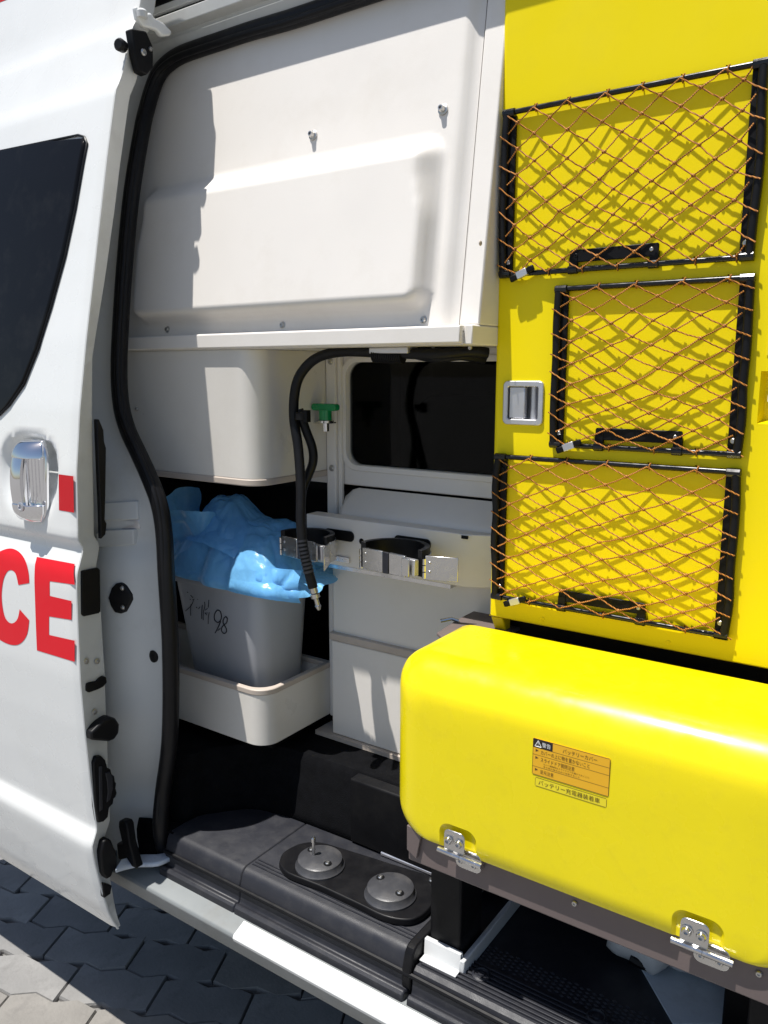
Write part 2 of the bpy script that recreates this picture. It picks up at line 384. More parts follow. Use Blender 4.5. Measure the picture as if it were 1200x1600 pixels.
# --- chrome handle
hx, hz = -1.378, 1.247
hy = lambda z: S(z)
b = MB()
plate = rrect(-1.415, -1.336, 1.170, 1.324, .036, 8)
b.prism(plate, lambda a, c: (a, S(c)+.004, c), lambda a, c: (a, S(c)-.004, c))
b.build('handle_base', 'chrome', door, bevel=.002)
b = MB()                                      # ribbed cup behind the grip
for k in range(5):
    xx = -1.394+k*.011; b.tube([(xx, S(1.24)+.0-.0005, 1.205), (xx, S(1.27)-.0005, 1.29)], .0055, 8)
b.build('handle_cup', 'chrome', door)
def capblock(name, z0, z1, topround):
    b = MB(); rows = []
    for i in range(9):
        t = i/8; z = z0+(z1-z0)*t
        d = .024*math.sqrt(max(0, 1-((t if topround else 1-t)**2)))*.9+.004
        wd = .040*(1-.35*((t if topround else 1-t)**2.5))
        y = S(z)
        rows.append([(-1.381-wd, y+.004, z), (-1.381-wd, y-d*.8, z), (-1.381-wd*.75, y-d, z), (-1.381+wd*.45, y-d, z), (-1.381+wd*.98, y-d*.35, z), (-1.381+wd, y+.004, z)])
    b.grid(rows); n = 6
    b.f.append(tuple(range(n))); b.f.append(tuple(len(b.v)-1-k for k in range(n)))
    return b.build(name, 'chrome', door, smooth=45, bevel=.0015)
capblock('handle_cap', 1.290, 1.323, True); lc = capblock('handle_cap', 1.205, 1.170, True)
b = MB(); rows = []
for i in range(13):
    z = 1.205+.085*i/12; bow = .004*math.sin(math.pi*i/12); y = S(z)-.020-bow
    rows.append([(-1.421, y+.010, z), (-1.420, y+.001, z), (-1.412, y-.004, z), (-1.398, y-.003, z), (-1.391, y+.003, z), (-1.393, y+.011, z)])
b.grid(rows, closed=True).build('handle_grip', 'chrome', door, smooth=60)
MB().lathe([(.009, 0), (.009, .002), (.006, .003), (.0055, .0005)], PY(33, 792, S(1.19)-.0255), (0, -1, 0), 18).build('key_lock', 'satin', door)

# --- fittings on the door's leading edge
def edge_poly(name, pts, m, proud=.003, depth=.004, bevel=.0015):
    q = [PX(a, c, XE+.0) for a, c in pts]
    return MB().px([(p.y, p.z) for p in q], XE-.006, XE+proud).build(name, m, door, bevel=bevel)
edge_poly('edge_pad', [(126,892),(152,887),(155,890),(156,955),(153,958),(130,963),(126,960)], 'black', .0032)
edge_poly('latch_slot', [(133,1073),(134,1068),(140,1066),(150,1064),(155,1059),(161,1056),(165,1058),(166,1066),(160,1073),(152,1077),(138,1082),(133,1079)], 'black', .0028)
edge_poly('rubber_stop', [(133,1141),(150,1125),(163,1117),(172,1119),(178,1128),(177,1142),(170,1152),(162,1155),(134,1153)], 'rubber', .018, bevel=.004)
edge_poly('door_latch', [(142,1190),(147,1181),(155,1180),(161,1186),(164,1198),(169,1200),(171,1208),(175,1211),(176,1219),(178,1222),(177,1230),(179,1237),(177,1244),(174,1246),(173,1254),(167,1260),(165,1275),(158,1282),(150,1284),(146,1260)], 'black', .008, bevel=.002)
edge_poly('lower_stop', [(152,1330),(156,1312),(163,1307),(168,1310),(172,1320),(175,1326),(177,1332),(177,1356),(171,1358),(169,1366),(161,1371),(155,1362)], 'black', .012, bevel=.003)
edge_poly('latch_claw', [(160,1206),(166,1204),(171,1212),(172,1230),(168,1247),(162,1252),(164,1236),(163,1220)], 'steptrim', .0095, bevel=.001)
edge_poly('latch_claw', [(150,1196),(155,1195),(156,1262),(151,1266)], 'steptrim', .0095, bevel=.001)
for a, c in ((135, 1033), (152, 1033), (148, 1112)):
    screw('edge_screw', PX(a, c, XE+.0), (1, 0, 0), .0036, door, h=.004, washer=.0055)
edge_poly('inner_seal', [(149,655),(153,655),(160,672),(161,690),(164,700),(163,770),(162,812),(165,818),(163,835),(156,842),(155,800),(152,730)], 'rubber', .004)
edge_poly('corner_gusset', [(158,1378),(172,1382),(170,1395),(160,1402)], 'black', .006)
# lower roller arm
arm = [PZ(*p, .455) for p in ((176,1347),(215,1357),(250,1358),(285,1346))]
ap = [PX(184,1358,-1.235), PZ(215,1350,.47), PZ(250,1348,.475), PZ(281,1334,.475)]
rows = []
for i, p in enumerate(smooth_path(ap, 4)):
    rows.append([p+Vector((-.010,.016,0)), p+Vector((-.010,.016,.010)), p+Vector((.008,-.012,.010)), p+Vector((.008,-.012,.0))])
b = MB().grid(rows, closed=True); n = len(b.v); b.f += [(3, 2, 1, 0), (n-4, n-3, n-2, n-1)]
q = ap[-1]; b.box(q.x-.012, q.x+.006, q.y-.004, q.y+.016, q.z-.002, q.z+.038)
b.build('roller_arm', 'primer', door, bevel=.003)
q = PZ(200,1340,.49)
MB().py([(q.x-.028, q.z-.012), (q.x+.030, q.z-.012), (q.x+.012, q.z+.036), (q.x+.008, q.z+.074), (q.x+.002, q.z+.080), (q.x-.018, q.z+.076), (q.x-.020, q.z+.062), (q.x-.012, q.z+.030), (q.x-.03, q.z+.022)], q.y-.004, q.y+.014).build('arm_bracket', 'black', door, bevel=.003)
# upper roller bracket
q = PX(229, 75, XE+.03)
MB().px([(q.y+a, q.z+c) for a, c in ((-.022,.028),(.012,.034),(.026,.012),(.024,-.024),(.008,-.040),(-.008,-.038),(-.016,-.01))], q.x-.03, q.x-.012).build('roller_bracket', 'black', door, bevel=.003)
MB().lathe([(.010, 0), (.011, .012), (.008, .016)], (XE+.0, q.y-.026, q.z+.0), (.3, -1, 0), 14).build('rubber_buffer', 'rubber', door)
screw('bracket_bolt', (q.x-.012, q.y+.002, q.z-.004), (1, 0, 0), .006, door, h=.004)
screw('bracket_bolt', (q.x-.012, q.y+.018, q.z+.006), (1, 0, 0), .004, door, h=.004)
pa = [PX(216, 18, XE-.004), PX(222, 28, XE+.02), PX(240, 36, XE+.05), PX(262, 50, XE+.09)]
qa = [PX(a, c, XE+.012) for a, c in ((208,10),(216,13),(222,22),(233,20),(238,28),(252,36),(266,50),(264,57),(250,58),(243,49),(232,45),(221,43),(212,30))]
MB().px([(p.y, p.z) for p in qa], XE+.006, XE+.018).build('roller_arm', 'paint', door, bevel=.004, seg=3)
MB().lathe([(.009, -.006), (.010, .004), (.006, .008)], pa[1]+Vector((0,0,.006)), (0, 0, 1), 14).build('roller', 'whiteplastic', door)

# --- pillar, weatherstrip
SEAL = [(480,22),(435,36),(390,49),(345,64),(312,75),(285,85),(265,97),(249,114),(238,140),(230,168),(222,203),(206,300),(196,400),(189,500),(186,575),(189,630),(199,670),(215,705),(233,745),(248,785),(256,830),(260,900),(266,1000),(267,1100),(264,1170),(255,1235),(251,1285),(256,1322),(268,1345)]
SO = .112
def PSS(a, c):
    o = .14
    for k in range(8): p = PS(a, c, o); o = .14+.010*sstep((p.z-1.70)/.25)
    return p
sp = [PSS(a, c) for a, c in SEAL]
first = sp[0]; last = sp[-1]
path = [Vector((.12, first.y+.0, first.z-.002)), Vector((-.3, first.y, first.z)), Vector((-.7, first.y, first.z+.002))]+sp+[Vector((last.x+.06, last.y+.004, last.z-.012)), Vector((last.x+.2, last.y+.006, last.z-.014))]
sm = smooth_path(path, 5)
MB().tube(sm, .0160, 14).build('weatherstrip', 'rubber', amb, smooth=60)
MB().tube([p+Vector((0, -.010, 0))+((Vector((-1.0, 1.0, 1.6))-p).normalized()*.010) for p in sm], .0062, 8).build('seal_lip', 'rubber', amb, smooth=60)
SX = sorted([(p.z, p.x) for p in sp[6:]])
rows = []
def pil_off(x, z):
    xs_ = interp(SX, z)+.004; t = (x+1.75)/(xs_+1.75)
    o = .098+.044*sstep((t-.74)/.2)-.010*sstep((t-.955)/.03)+.022*sstep((z-1.75)/.22)*sstep((t-.7)/.2)
    if z < .8: o += .022*sstep((.8-z)/.3)*sstep((t-.72)/.12)*(1-sstep((t-.92)/.06))
    return o
def PP(px, py, off=0.):
    y = .95
    for k in range(30): p = PY(px, py, y); y = .5*y+.5*(S(p.z)+pil_off(p.x, p.z)+off)
    return PY(px, py, y)
zz = [.40+.02*i for i in range(83)]
for z in zz:
    xs_ = interp(SX, z)+.004
    rows.append([(-1.75+(xs_+1.75)*t, S(z)+pil_off(-1.75+(xs_+1.75)*t, z), z) for t in (0, .3, .5, .6, .66, .72, .75, .78, .81, .84, .86, .88, .91, .94, .955, .97, .985, 1.0)])
pil = MB().grid(rows).build('door_pillar', 'jamb', amb, smooth=60, solid=.004)
# striker plates and pads on the pillar
def on_pillar(name, pts, m, th=.006, bevel=.002):
    q = [PP(a, c) for a, c in pts]; n = len(q)
    b = MB().add([p+Vector((0, .006, 0)) for p in q]+[p+Vector((0, -th, 0)) for p in q], [tuple(range(n)), tuple(range(2*n-1, n-1, -1))]+[(i, (i+1) % n, n+(i+1) % n, n+i) for i in range(n)])
    return b.build(name, m, pil, bevel=bevel)
on_pillar('striker_plate', [(160,785),(219,782),(220,811),(163,813)], 'jamb', .007)
on_pillar('striker_slot', [(160,813),(220,811),(220,826),(160,828)], 'satin', .003)
on_pillar('striker_plate', [(156,832),(168,828),(214,826),(215,850),(158,854)], 'jamb', .009)
on_pillar('rubber_buffer', [(173,933),(178,918),(184,911),(193,909),(200,914),(209,928),(210,936),(205,946),(200,955),(192,958),(183,956),(177,946)], 'rubber', .007, .003)
for a, c in ((191, 919), (192, 949)):
    p = PP(a, c, -.0065); screw('buffer_screw', p, (0, -1, 0), .0045, pil, h=.003, washer=.0055)
q = PP(241, 1025); MB().lathe([(.013, 0), (.012, .006), (.006, .008)], q+Vector((0, .002, 0)), (0, -1, 0), 18).build('hole_plug', 'rubber', pil)

# --- header and upper guide rail
X0, X1 = -1.75, .16
prof = [(1.186,2.037),(1.174,2.042),(1.160,2.066),(1.162,2.069),(1.162,2.074),(1.140,2.076),(1.138,2.098),(1.152,2.100),(1.152,2.106),(1.142,2.108),(1.138,2.118),(1.160,2.122),(1.160,2.136),(1.130,2.139),(1.125,2.16),(1.13,2.20),(1.15,2.27),(1.20,2.33),(1.26,2.33),(1.26,2.035)]
prof = [(y, z+.022) for y, z in prof]
MB().px(prof, X0, X1).build('header_rail', 'jamb', amb, smooth=25, bevel=.0015)
MB().box(X0, X1, 1.148, 1.161, 2.1435, 2.1585).build('guide_slot', 'black', amb)
MB().box(X0, X1, 1.149, 1.160, 2.121, 2.129).build('guide_slot', 'black', amb)
# --- sill, step, floor (profiles run along the van)
sill = [(.945,.38),(.918,.40),(.909,.430),(.9065,.437),(.909,.443),(.938,.4545),(.962,.4545),(.962,.38)]
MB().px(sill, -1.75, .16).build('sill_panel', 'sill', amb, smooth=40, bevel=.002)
MB().px([(.913,.4285),(.9045,.434),(.9025,.441),(.9055,.4465),(.933,.4580),(.9335,.4535),(.908,.4435),(.906,.437),(.913,.432)], -.958, .16).build('sill_lit_strip', 'paint', amb, smooth=40, bevel=.001)  # added white strip; its left end marks where the sunlit sill begins
trim = [(.9385,.4520),(.940,.466),(.946,.472),(.953,.468),(.956,.474),(.957,.50),(.963,.521),(.968,.528),(.976,.532),(1.165,.532),(1.165,.44),(.9385,.44)]
MB().px([(p[0]+.0003, p[1]-.0003) for p in trim], -1.20, -.9915).build('step_end', 'steptrim', amb, smooth=30, bevel=.003)
b = MB().px(trim, -.991, -.615); st = b.build('step_trim', 'steptrim', amb, smooth=30, bevel=.003)
for yy in (.986, .994, 1.002):
    MB().box(-.985, -.625, yy-.0013, yy+.0013, .5312, .5335).build('rib', 'steptrim', st)
MB().px([(.952,.47),(.953,.503),(.960,.526),(.966,.5345),(.976,.538),(1.10,.538),(1.10,.46)], -.6255, -.6085).build('end_cap', 'black', st, bevel=.003)
MB().tube([(-1.2, .956, .496), (-.9, .956, .496), (-.62, .956, .495), (-.2, .957, .488), (.15, .957, .488)], .0045, 8).build('door_gasket', 'rubber', amb)
tr2 = [(.9385,.4520),(.940,.464),(.946,.469),(.953,.465),(.955,.47),(.956,.488),(.960,.503),(.967,.508),(1.03,.508),(1.032,.505),(1.32,.505),(1.32,.44),(.94,.44)]
sc = MB().px(tr2, -.6075, .16).build('scuff_plate', 'steptrim', amb, smooth=30, bevel=.002)
for k in range(7):
    yy = .973+k*.0086; MB().box(-.60, .16, yy-.0020, yy+.0020, .5075, .5118).build('rib', 'steptrim', sc, bevel=.0008)
b = MB()                                       # raised diamond tread behind the ribs
for i in range(70):
    for j in range(5):
        cx_ = -.57+i*.010; cy_ = 1.042+j*.008+(i % 2)*.004
        b.add([(cx_-.0045, cy_, .505), (cx_, cy_-.003, .505), (cx_+.0045, cy_, .505), (cx_, cy_+.003, .505), (cx_, cy_, .5072)], [(0,1,4),(1,2,4),(2,3,4),(3,0,4)])
tread = b.build('tread_pattern', 'steptrim', sc, smooth=0); tread['kind'] = 'stuff'
for p in (PZ(752,1522,.512), PZ(932,1588,.512)):
    MB().lathe([(.0150, 0), (.0150, .003), (.012, .005), (.0105, .002), (.006, .002), (.005, .005), (.002, .005)], (p.x, p.y, .509), (0, 0, 1), 20).build('plate_bolt', 'steptrim', sc)
# black riser and wheel-box cover
rp_ = [(-1.75, 1.0), (-1.26, 1.0), (-1.19, 1.06), (-1.13, 1.128), (-1.06, 1.15), (-.98, 1.156), (-.6, 1.166)]
rows = []
for x, y in [tuple(p) for p in [(v.x, v.y) for v in smooth_path([(a, c, 0) for a, c in rp_], 5)]]:
    rows.append([(x, y-.006, .530), (x, y, .545), (x, y+.012, .655), (x, y+.022, .668), (x, 1.34, .670)])
rs = MB().grid(rows).build('wheel_cover', 'carpet', amb, smooth=50, solid=.004)
MB().box(-1.75, .16, 1.32, 1.35, .44, .70).build('cover_back', 'carpet', amb)
MB().box(-.875, -.60, 1.146, 1.176, .536, .6695).build('cover_panel', 'black', amb, bevel=.004)
MB().tube([(-.80, 1.15, .537), (-.615, 1.152, .537)], .006, 10).build('edge_moulding', 'satin', amb)
MB().box(-1.75, -1.19, .97, 1.40, .40, .5305).build('floor_pan', 'carpet', amb)
# --- cabin shell beyond the partition
MB().box(-1.8, .2, 2.72, 2.75, .4, 2.3).build('cabin_wall', 'cabin', amb)
MB().box(-1.83, -1.80, 1.12, 2.75, .4, 2.3).build('cabin_wall', 'cabin', amb)
MB().box(.20, .23, 1.10, 2.75, .4, 2.3).build('cabin_wall', 'cabin', amb)
MB().box(-1.8, .2, 1.20, 2.75, 2.31, 2.335).build('roof_panel', 'cabin', amb)
MB().box(-1.8, .2, 1.33, 2.75, .40, .43).build('cabin_floor', 'cabin', amb)
b = MB().py(rrect(-1.25, -.78, .6, 1.38, .07, 5), 1.95, 2.05); b.build('seat_back', 'seat', amb, bevel=.03, seg=4)
MB().tube([(-.62, 1.6, 1.75), (-.45, 1.7, 1.1)], .018, 8).build('seat_belt', 'seat', amb)

# ================================================================== PARTITION (behind the open compartment)
part = thing('partition_wall', 'cream partition wall with a smoked window behind the open compartment', 'partition', (-.8, 1.31, .7))
PYW = 1.315
# wall sheet with window opening, left strip, below-window strip
wx0, wx1, wz0, wz1 = -1.004, -.60, 1.258, 1.466
outer = [(-.575, 1.50), (-1.045, 1.50), (-1.045, 1.215), (-.575, 1.215)]
hole = rrect(wx0, wx1, wz0, wz1, .030, 7)
def ring_plate(outer, hole, y0, y1):
    bm = bmesh.new()
    for lst in (outer, hole):
        v = [bm.verts.new((a, 0, c)) for a, c in lst]
        for i in range(len(v)): bm.edges.new((v[i], v[(i+1) % len(v)]))
    bmesh.ops.triangle_fill(bm, use_beauty=True, edges=bm.edges[:])
    bm.verts.index_update(); b = MB(); n = len(bm.verts)
    vs_ = [v.co.copy() for v in bm.verts]; fs = [tuple(v.index for v in f.verts) for f in bm.faces]; bm.free()
    b.add([(v.x, y0, v.z) for v in vs_]+[(v.x, y1, v.z) for v in vs_], fs+[tuple(n+i for i in reversed(f)) for f in fs])
    no = len(outer); nh = len(hole)
    b.f += [(i, (i+1) % no, n+(i+1) % no, n+i) for i in range(no)]
    b.f += [(no+i, no+(i+1) % nh, n+no+(i+1) % nh, n+no+i) for i in range(nh)]
    return b
ring_plate(outer, hole, PYW, PYW+.022).build('wall_panel', 'cream', part, smooth=40, bevel=.003)
ring_plate(rrect(wx0-.012, wx1+.012, wz0-.012, wz1+.012, .040, 7), hole, PYW-.004, PYW+.002).build('window_frame', 'cream', part, smooth=40, bevel=.0018)
MB().box(wx0-.01, wx1+.01, PYW+.012, PYW+.016, wz0-.01, wz1+.01).build('window_pane', 'cabinglass', part)
MB().box(-1.75, -1.036, PYW-.002, PYW+.02, 1.215, 1.50).build('side_panel', 'cream', part, bevel=.002)
po = MB().box(-1.044, -1.020, 1.297, 1.3135, .70, 1.478).build('post', 'cream', part, bevel=.003)
MB().box(-1.0195, -1.010, 1.304, 1.3135, .70, 1.478).build('post_flange', 'cream', part, bevel=.002)
for z in (1.468, 1.250): screw('post_screw', (-1.030, 1.297, z), (0, -1, 0), .0055, part, washer=.007)
# sloped ledge under window
lg = [(1.3145,1.212),(1.306,1.207),(1.262,1.176),(1.256,1.165),(1.256,1.085),(1.3145,1.085)]
rows = []
for x, k in ((-1.008, .0), (-.998, .35), (-.988, .75), (-.972, 1.), (-.60, 1.)):
    rows.append([(x, 1.3145-(1.3145-y)*(.35+.65*k), z-(1-k)*.02 if z > 1.1 else z) for y, z in lg])
b = MB().grid(rows, closed=True); b.f += [tuple(range(6)), tuple(range(len(b.v)-1, len(b.v)-7, -1))]
b.build('window_ledge', 'cream', part, smooth=40, bevel=.004)
# panels under the bracket box
MB().py([(-1.009, .905), (-.56, .905), (-.56, 1.10), (-1.009, 1.10)], 1.268, 1.30).build('lower_panel', 'cream', part, bevel=.003)
MB().box(-1.012, -.56, 1.258, 1.300, .893, .909).build('edge_strip', 'trimbeige', part, bevel=.002)
MB().box(-1.009, -.56, 1.262, 1.300, .682, .8915).build('lower_panel', 'cream', part, bevel=.003)
MB().box(-1.05, -.56, 1.254, 1.31, .6715, .681).build('foot_rail', 'trimbeige', part)
MB().box(-.57, .18, 1.30, 1.32, .50, 2.10).build('rear_panel', 'black', part)
MB().box(-1.75, -1.046, 1.60, 1.62, .66, 1.214).build('rear_panel', 'black', part)
MB().box(-1.75, -1.046, 1.337, 1.60, 1.196, 1.210).build('recess_top', 'black', part)

# ================================================================== UPPER CABINET
cab = thing('upper_cabinet', 'cream moulded upper cabinet behind the black door seal', 'cabinet', (-.95, 1.15, 1.5))
cx0, cx1 = -1.62, -.632
bxl, bxr, bzb, bzt = -1.383, -.675, 1.542, 1.814
def cab_off(x, z):
    d = cx1-x
    o = .014*sstep((d-.002)/.026)
    zb = z-1.545
    # bump
    mx_, mz_ = (bxl+bxr)/2, (bzb+bzt)/2; hx_, hz_ = (bxr-bxl)/2, (bzt-bzb)/2; r = .035
    qx, qz = abs(x-mx_)-hx_+r, abs(z-mz_)-hz_+r
    sd = -(math.hypot(max(qx, 0), max(qz, 0))+min(max(qx, qz), 0)-r)
    bev = .020+.014*sstep((z-mz_)/.08)
    t = max(0., min(1., sd/bev)); o += .034*(t*t*(3-2*t)*.3+t*.7)
    return o
gx = [cx0, -1.5, -1.44]+[-1.42+i*.0065 for i in range(121)]+[cx1]
gz = [1.519+i*.0065 for i in range(96)]
rows = [[(x, YP(z)-cab_off(x, z), z) for x in gx] for z in gz]
pan = MB().grid(rows).build('moulded_panel', 'cream', cab, smooth=60)
MB().grid([[(x, YP(z)+.012, z) for x in (cx0, cx1+.001)] for z in (1.515, 2.14)]).build('back_panel', 'cream', cab, solid=.004)
for a, c in ((490, 212), (693, 172)):
    p = PC(a, c, -.014); screw('panel_bolt', p, (0, -1, .15), .0055, cab, h=.011, washer=.0085)
for a, c in ((262, 515), (442, 508), (662, 500)):
    p = PC(a, c, -.0135); screw('panel_screw', p, (0, -1, .15), .0052, cab, h=.005, washer=.0065)
MB().px([(1.0815,1.4905),(1.0795,1.493),(1.0795,1.5155),(1.0815,1.5175),(1.110,1.518),(1.31,1.518),(1.31,1.508),(1.090,1.508),(1.090,1.4905)], -1.62, -.609).build('shelf_lip', 'cream', cab, smooth=30, bevel=.0015)
MB().box(-1.62, -.609, 1.0905, 1.31, 1.4885, 1.5075).build('shelf_bottom', 'cream', cab)
side = []
pst = [(1.0915,1.4895),(1.088,1.512)]
b = MB(); L_ = lambda z, o: (YP(z)+o)
b.prism([(L_(1.5185,-.004),1.5185),(L_(2.15,-.004),2.15),(1.33,2.15),(1.33,1.5185)], lambda a, c: (-.6300, a, c), lambda a, c: (-.594, a, c))
b.build('side_post', 'cream', cab, bevel=.003)
MB().box(-.6085, -.594, 1.092, 1.33, 1.4885, 1.518).build('post_foot', 'cream', cab, bevel=.002)
screw('post_screw', PX(750, 380, -.594), (1, 0, 0), .004, cab, h=.002, m='trimbeige')
MB().box(-1.6, -.635, 1.23, 1.32, 2.13, 2.15).build('cabinet_top', 'cream', cab)

# ================================================================== STORAGE BOX under the shelf
def corner_tub(x0, x1, y0, y1, z0, z1, r, taper=0., n=8):
    pts = [(x1, y1)]+[(x1-r+r*math.cos(math.radians(-90*k/n)), y0+r+r*math.sin(math.radians(-90*k/n))) for k in range(n+1)]+[(x0, y0), (x0, y1)]
    return pts
sb = thing('storage_box', 'ivory storage box with a rounded corner hanging under the shelf', 'box', (-1.25, 1.2, 1.24))
pts = corner_tub(-1.62, -1.045, 1.090, 1.314, 0, 0, .040)
MB().pz(pts, 1.245, 1.4885).build('box_body', 'warm', sb, smooth=40, bevel=.002)
pts2 = corner_tub(-1.62, -1.0435, 1.0885, 1.314, 0, 0, .0415)
MB().pz(pts2, 1.2325, 1.2455).build('bottom_rim', 'trimbeige', sb, smooth=40, bevel=.002)
screw('box_screw', PY(214, 639, 1.090), (0, -1, 0), .0045, sb, h=.003)

# ================================================================== BIN TRAY, BIN, BAG
ty = thing('bin_tray', 'ivory tray under the grey waste bin', 'tray', (-1.25, 1.2, .70))
def shell(pts, z0, z1, th, name, m, parent, bottom=True):
    b = MB(); n = len(pts); c = Vector((sum(p[0] for p in pts)/n, sum(p[1] for p in pts)/n))
    def inset(p):
        v = Vector(p)-c; return (p[0]-math.copysign(th, v.x), p[1]-math.copysign(th, v.y))
    inn = [inset(p) for p in pts]
    vs_ = [(x, y, z0) for x, y in pts]+[(x, y, z1) for x, y in pts]+[(x, y, z1) for x, y in inn]+[(x, y, z0+th) for x, y in inn]
    fs = []
    for L in range(3):
        fs += [(L*n+i, L*n+(i+1) % n, (L+1)*n+(i+1) % n, (L+1)*n+i) for i in range(n)]
    fs += [tuple(range(n)), tuple(range(4*n-1, 3*n-1, -1))]
    b.add(vs_, fs); return b.build(name, m, parent, smooth=40, bevel=.0015)
tp = corner_tub(-1.62, -1.043, 1.090, 1.305, 0, 0, .040)
shell(tp, .704, .812, .006, 'tray_body', 'warm', ty)
tp2 = corner_tub(-1.622, -1.0415, 1.0885, 1.306, 0, 0, .0415)
n = len(tp2)
b = MB(); inn = [(x-.012 if i <= 9 else x+.012, y+.012 if 0 < i < 11 else y-.012) for i, (x, y) in enumerate(tp2)]
b.add([(x, y, .8115) for x, y in tp2]+[(x, y, .8235) for x, y in tp2]+[(x, y, .8235) for x, y in inn]+[(x, y, .8115) for x, y in inn],
      [(L*n+i, L*n+(i+1) % n, ((L+1) % 4)*n+(i+1) % n, ((L+1) % 4)*n+i) for L in range(4) for i in range(n)])
b.build('tray_rim', 'trimbeige', ty, smooth=40, bevel=.002)
for k in (-1,):
    MB().box(-1.60, -1.08, 1.15, 1.30, .671, .7035).build('tray_support', 'black', ty)

bn = thing('waste_bin', 'grey plastic waste bin with handwriting, standing in the tray', 'bin', (-1.2, 1.2, .71))
def rr3(x0, x1, y0, y1, r, z, n=5): return [(a, c, z) for a, c in rrect(x0, x1, y0, y1, r, n)]
rows = [rr3(-1.300, -1.105, 1.148, 1.278, .03, .7105), rr3(-1.305, -1.100, 1.143, 1.280, .035, .72)]
for k in range(1, 7):
    t = k/6; rows.append(rr3(-1.305-.035*t, -1.100+.024*t, 1.143-.024*t, 1.280+.006*t, .035, .72+.285*t))
rows += [rr3(-1.352, -1.068, 1.111, 1.294, .040, 1.006), rr3(-1.354, -1.066, 1.109, 1.296, .042, 1.012), rr3(-1.352, -1.068, 1.111, 1.294, .040, 1.020), rr3(-1.336, -1.08, 1.123, 1.282, .033, 1.020), rr3(-1.300, -1.11, 1.15, 1.27, .03, .73)]
b = MB().grid(rows, closed=True); nn = len(rows[0]); b.f.append(tuple(range(nn))); b.f.append(tuple(len(b.v)-1-k for k in range(nn)))
b.build('bin_body', 'bingrey', bn, smooth=40)
def on_bin(px, py):
    y = 1.13
    for i in range(12):
        p = PY(px, py, y); t = (p.z-.72)/.285; y = 1.143-.024*t-.0008
    return PY(px, py, y)
Z = lambda a, c: (270+a/9.23, 920+c/9.23)
strokes = [[(255,92),(290,128)],[(246,150),(256,156)],[(285,158),(310,150)],[(300,155),(265,240),(180,322)],[(262,225),(256,300),(258,385)],[(335,262),(350,275)],[(388,262),(372,290)],[(358,150),(362,158)],[(205,45),(220,55)],
           [(425,235),(418,330),(415,435)],[(458,190),(462,250),(440,340),(438,450)],[(520,160),(512,270)],[(465,310),(498,285)],[(462,345),(492,380)],[(475,352),(500,350)],[(525,340),(512,420),(510,505)]]
big = [[(690,330),(655,308),(620,330),(598,390),(605,450),(645,485),(685,460),(702,400),(690,330)],[(690,470),(660,540),(612,635)],[(650,600),(682,575)],
       [(790,430),(765,402),(735,430),(725,480),(740,520),(770,570),(775,615),(745,645),(710,620),(703,570),(730,525),(775,490),(790,430)]]
b = MB()
for s_ in strokes: b.tube(smooth_path([on_bin(*Z(*p)) for p in s_], 4), .0007, 5)
for s_ in big: b.tube(smooth_path([on_bin(*Z(*p)) for p in s_], 4), .0012, 5)
b.build('handwriting', 'ink', bn)

# crumpled blue bag over the bin
NA, NR = 240, 56
def perim(a):
    c, s_ = math.cos(a), math.sin(a); k = (abs(c)**4.5+abs(s_)**4.5)**(-1/4.5)
    return -1.20+.156*k*c, 1.203+.097*k*s_
rows = []
IN = 34
for i in range(NR+1):
    r = []
    for j in range(NA):
        a = 2*math.pi*j/NA; X_, Y_ = perim(a); fr = max(0, -math.sin(a)); rt = max(0, math.cos(a))
        if i <= IN:
            t = i/IN; x = -1.20+(X_+1.20)*t*1.04; y = 1.203+(Y_-1.203)*t*1.04
            z = 1.040+.088*(1-t**2.4)+math.exp(-((x+1.26)/.07)**2-((y-1.21)/.07)**2)*.05+math.exp(-((x+1.07)/.07)**2-((y-1.22)/.09)**2)*.035
            soft = sstep(t)
        else:
            t = (i-IN)/(NR-IN); k = 1.04+.075*math.sin(t*2.4)
            x = -1.20+(X_+1.20)*k+.050*rt**2*t; y = 1.203+(Y_-1.203)*k
            z = 1.040-(.016+.022*fr**.5*(.6+.4*math.sin(math.cos(a)*1.7+.5))+.010*rt**2)*t+.010*t; soft = 1.
        p = Vector((x, y, z))
        # long folds gathered toward the rim + flat facets between sharp creases
        fold = abs(math.sin(a*5.5+2.2*noise.noise(Vector((x*9, y*9, 3)))))
        vd = noise.voronoi(Vector((x*10, y*10, z*7))+Vector((.3, .7, .2)))[0]
        vd2 = noise.voronoi(Vector((x*26+z*9, y*26, z*18)))[0]
        crease = min(.35, vd[1]-vd[0]); crease2 = min(.3, vd2[1]-vd2[0])
        n1 = noise.noise(p*10+Vector((3, 1, 7)))
        h = .020*n1+.030*crease*(1-.5*soft)+.014*crease2
        rad = Vector((X_+1.20, Y_-1.203, 0)).normalized()
        if i <= IN: q = Vector((0, 0, h))+rad*.010*(fold-.5)*soft
        else: q = rad*(.012*(fold-.6)+h*.55)+Vector((0, 0, h*.25))
        r.append(p+q)
    rows.append(r)
bag = MB().grid(rows, closed=True)
def film(fn, nu, nv):
    bag.grid([[fn(i/nu, k/nv) for k in range(nv+1)] for i in range(nu+1)])
def collar(t, s_):                            # open mouth of the bag standing up at the rear
    a = math.radians(120+235*s_); R_ = .046+.022*t+.006*math.sin(s_*17)
    p = Vector((-1.300+1.15*R_*math.cos(a), 1.165+.85*R_*math.sin(a), 1.075+(.118-.045*s_)*t+.008*math.sin(s_*9)*t))
    v = noise.voronoi(p*22)[0]; return p+Vector((.9, .7, .5))*.012*(min(.35, v[1]-v[0])-.15)
film(collar, 22, 60)
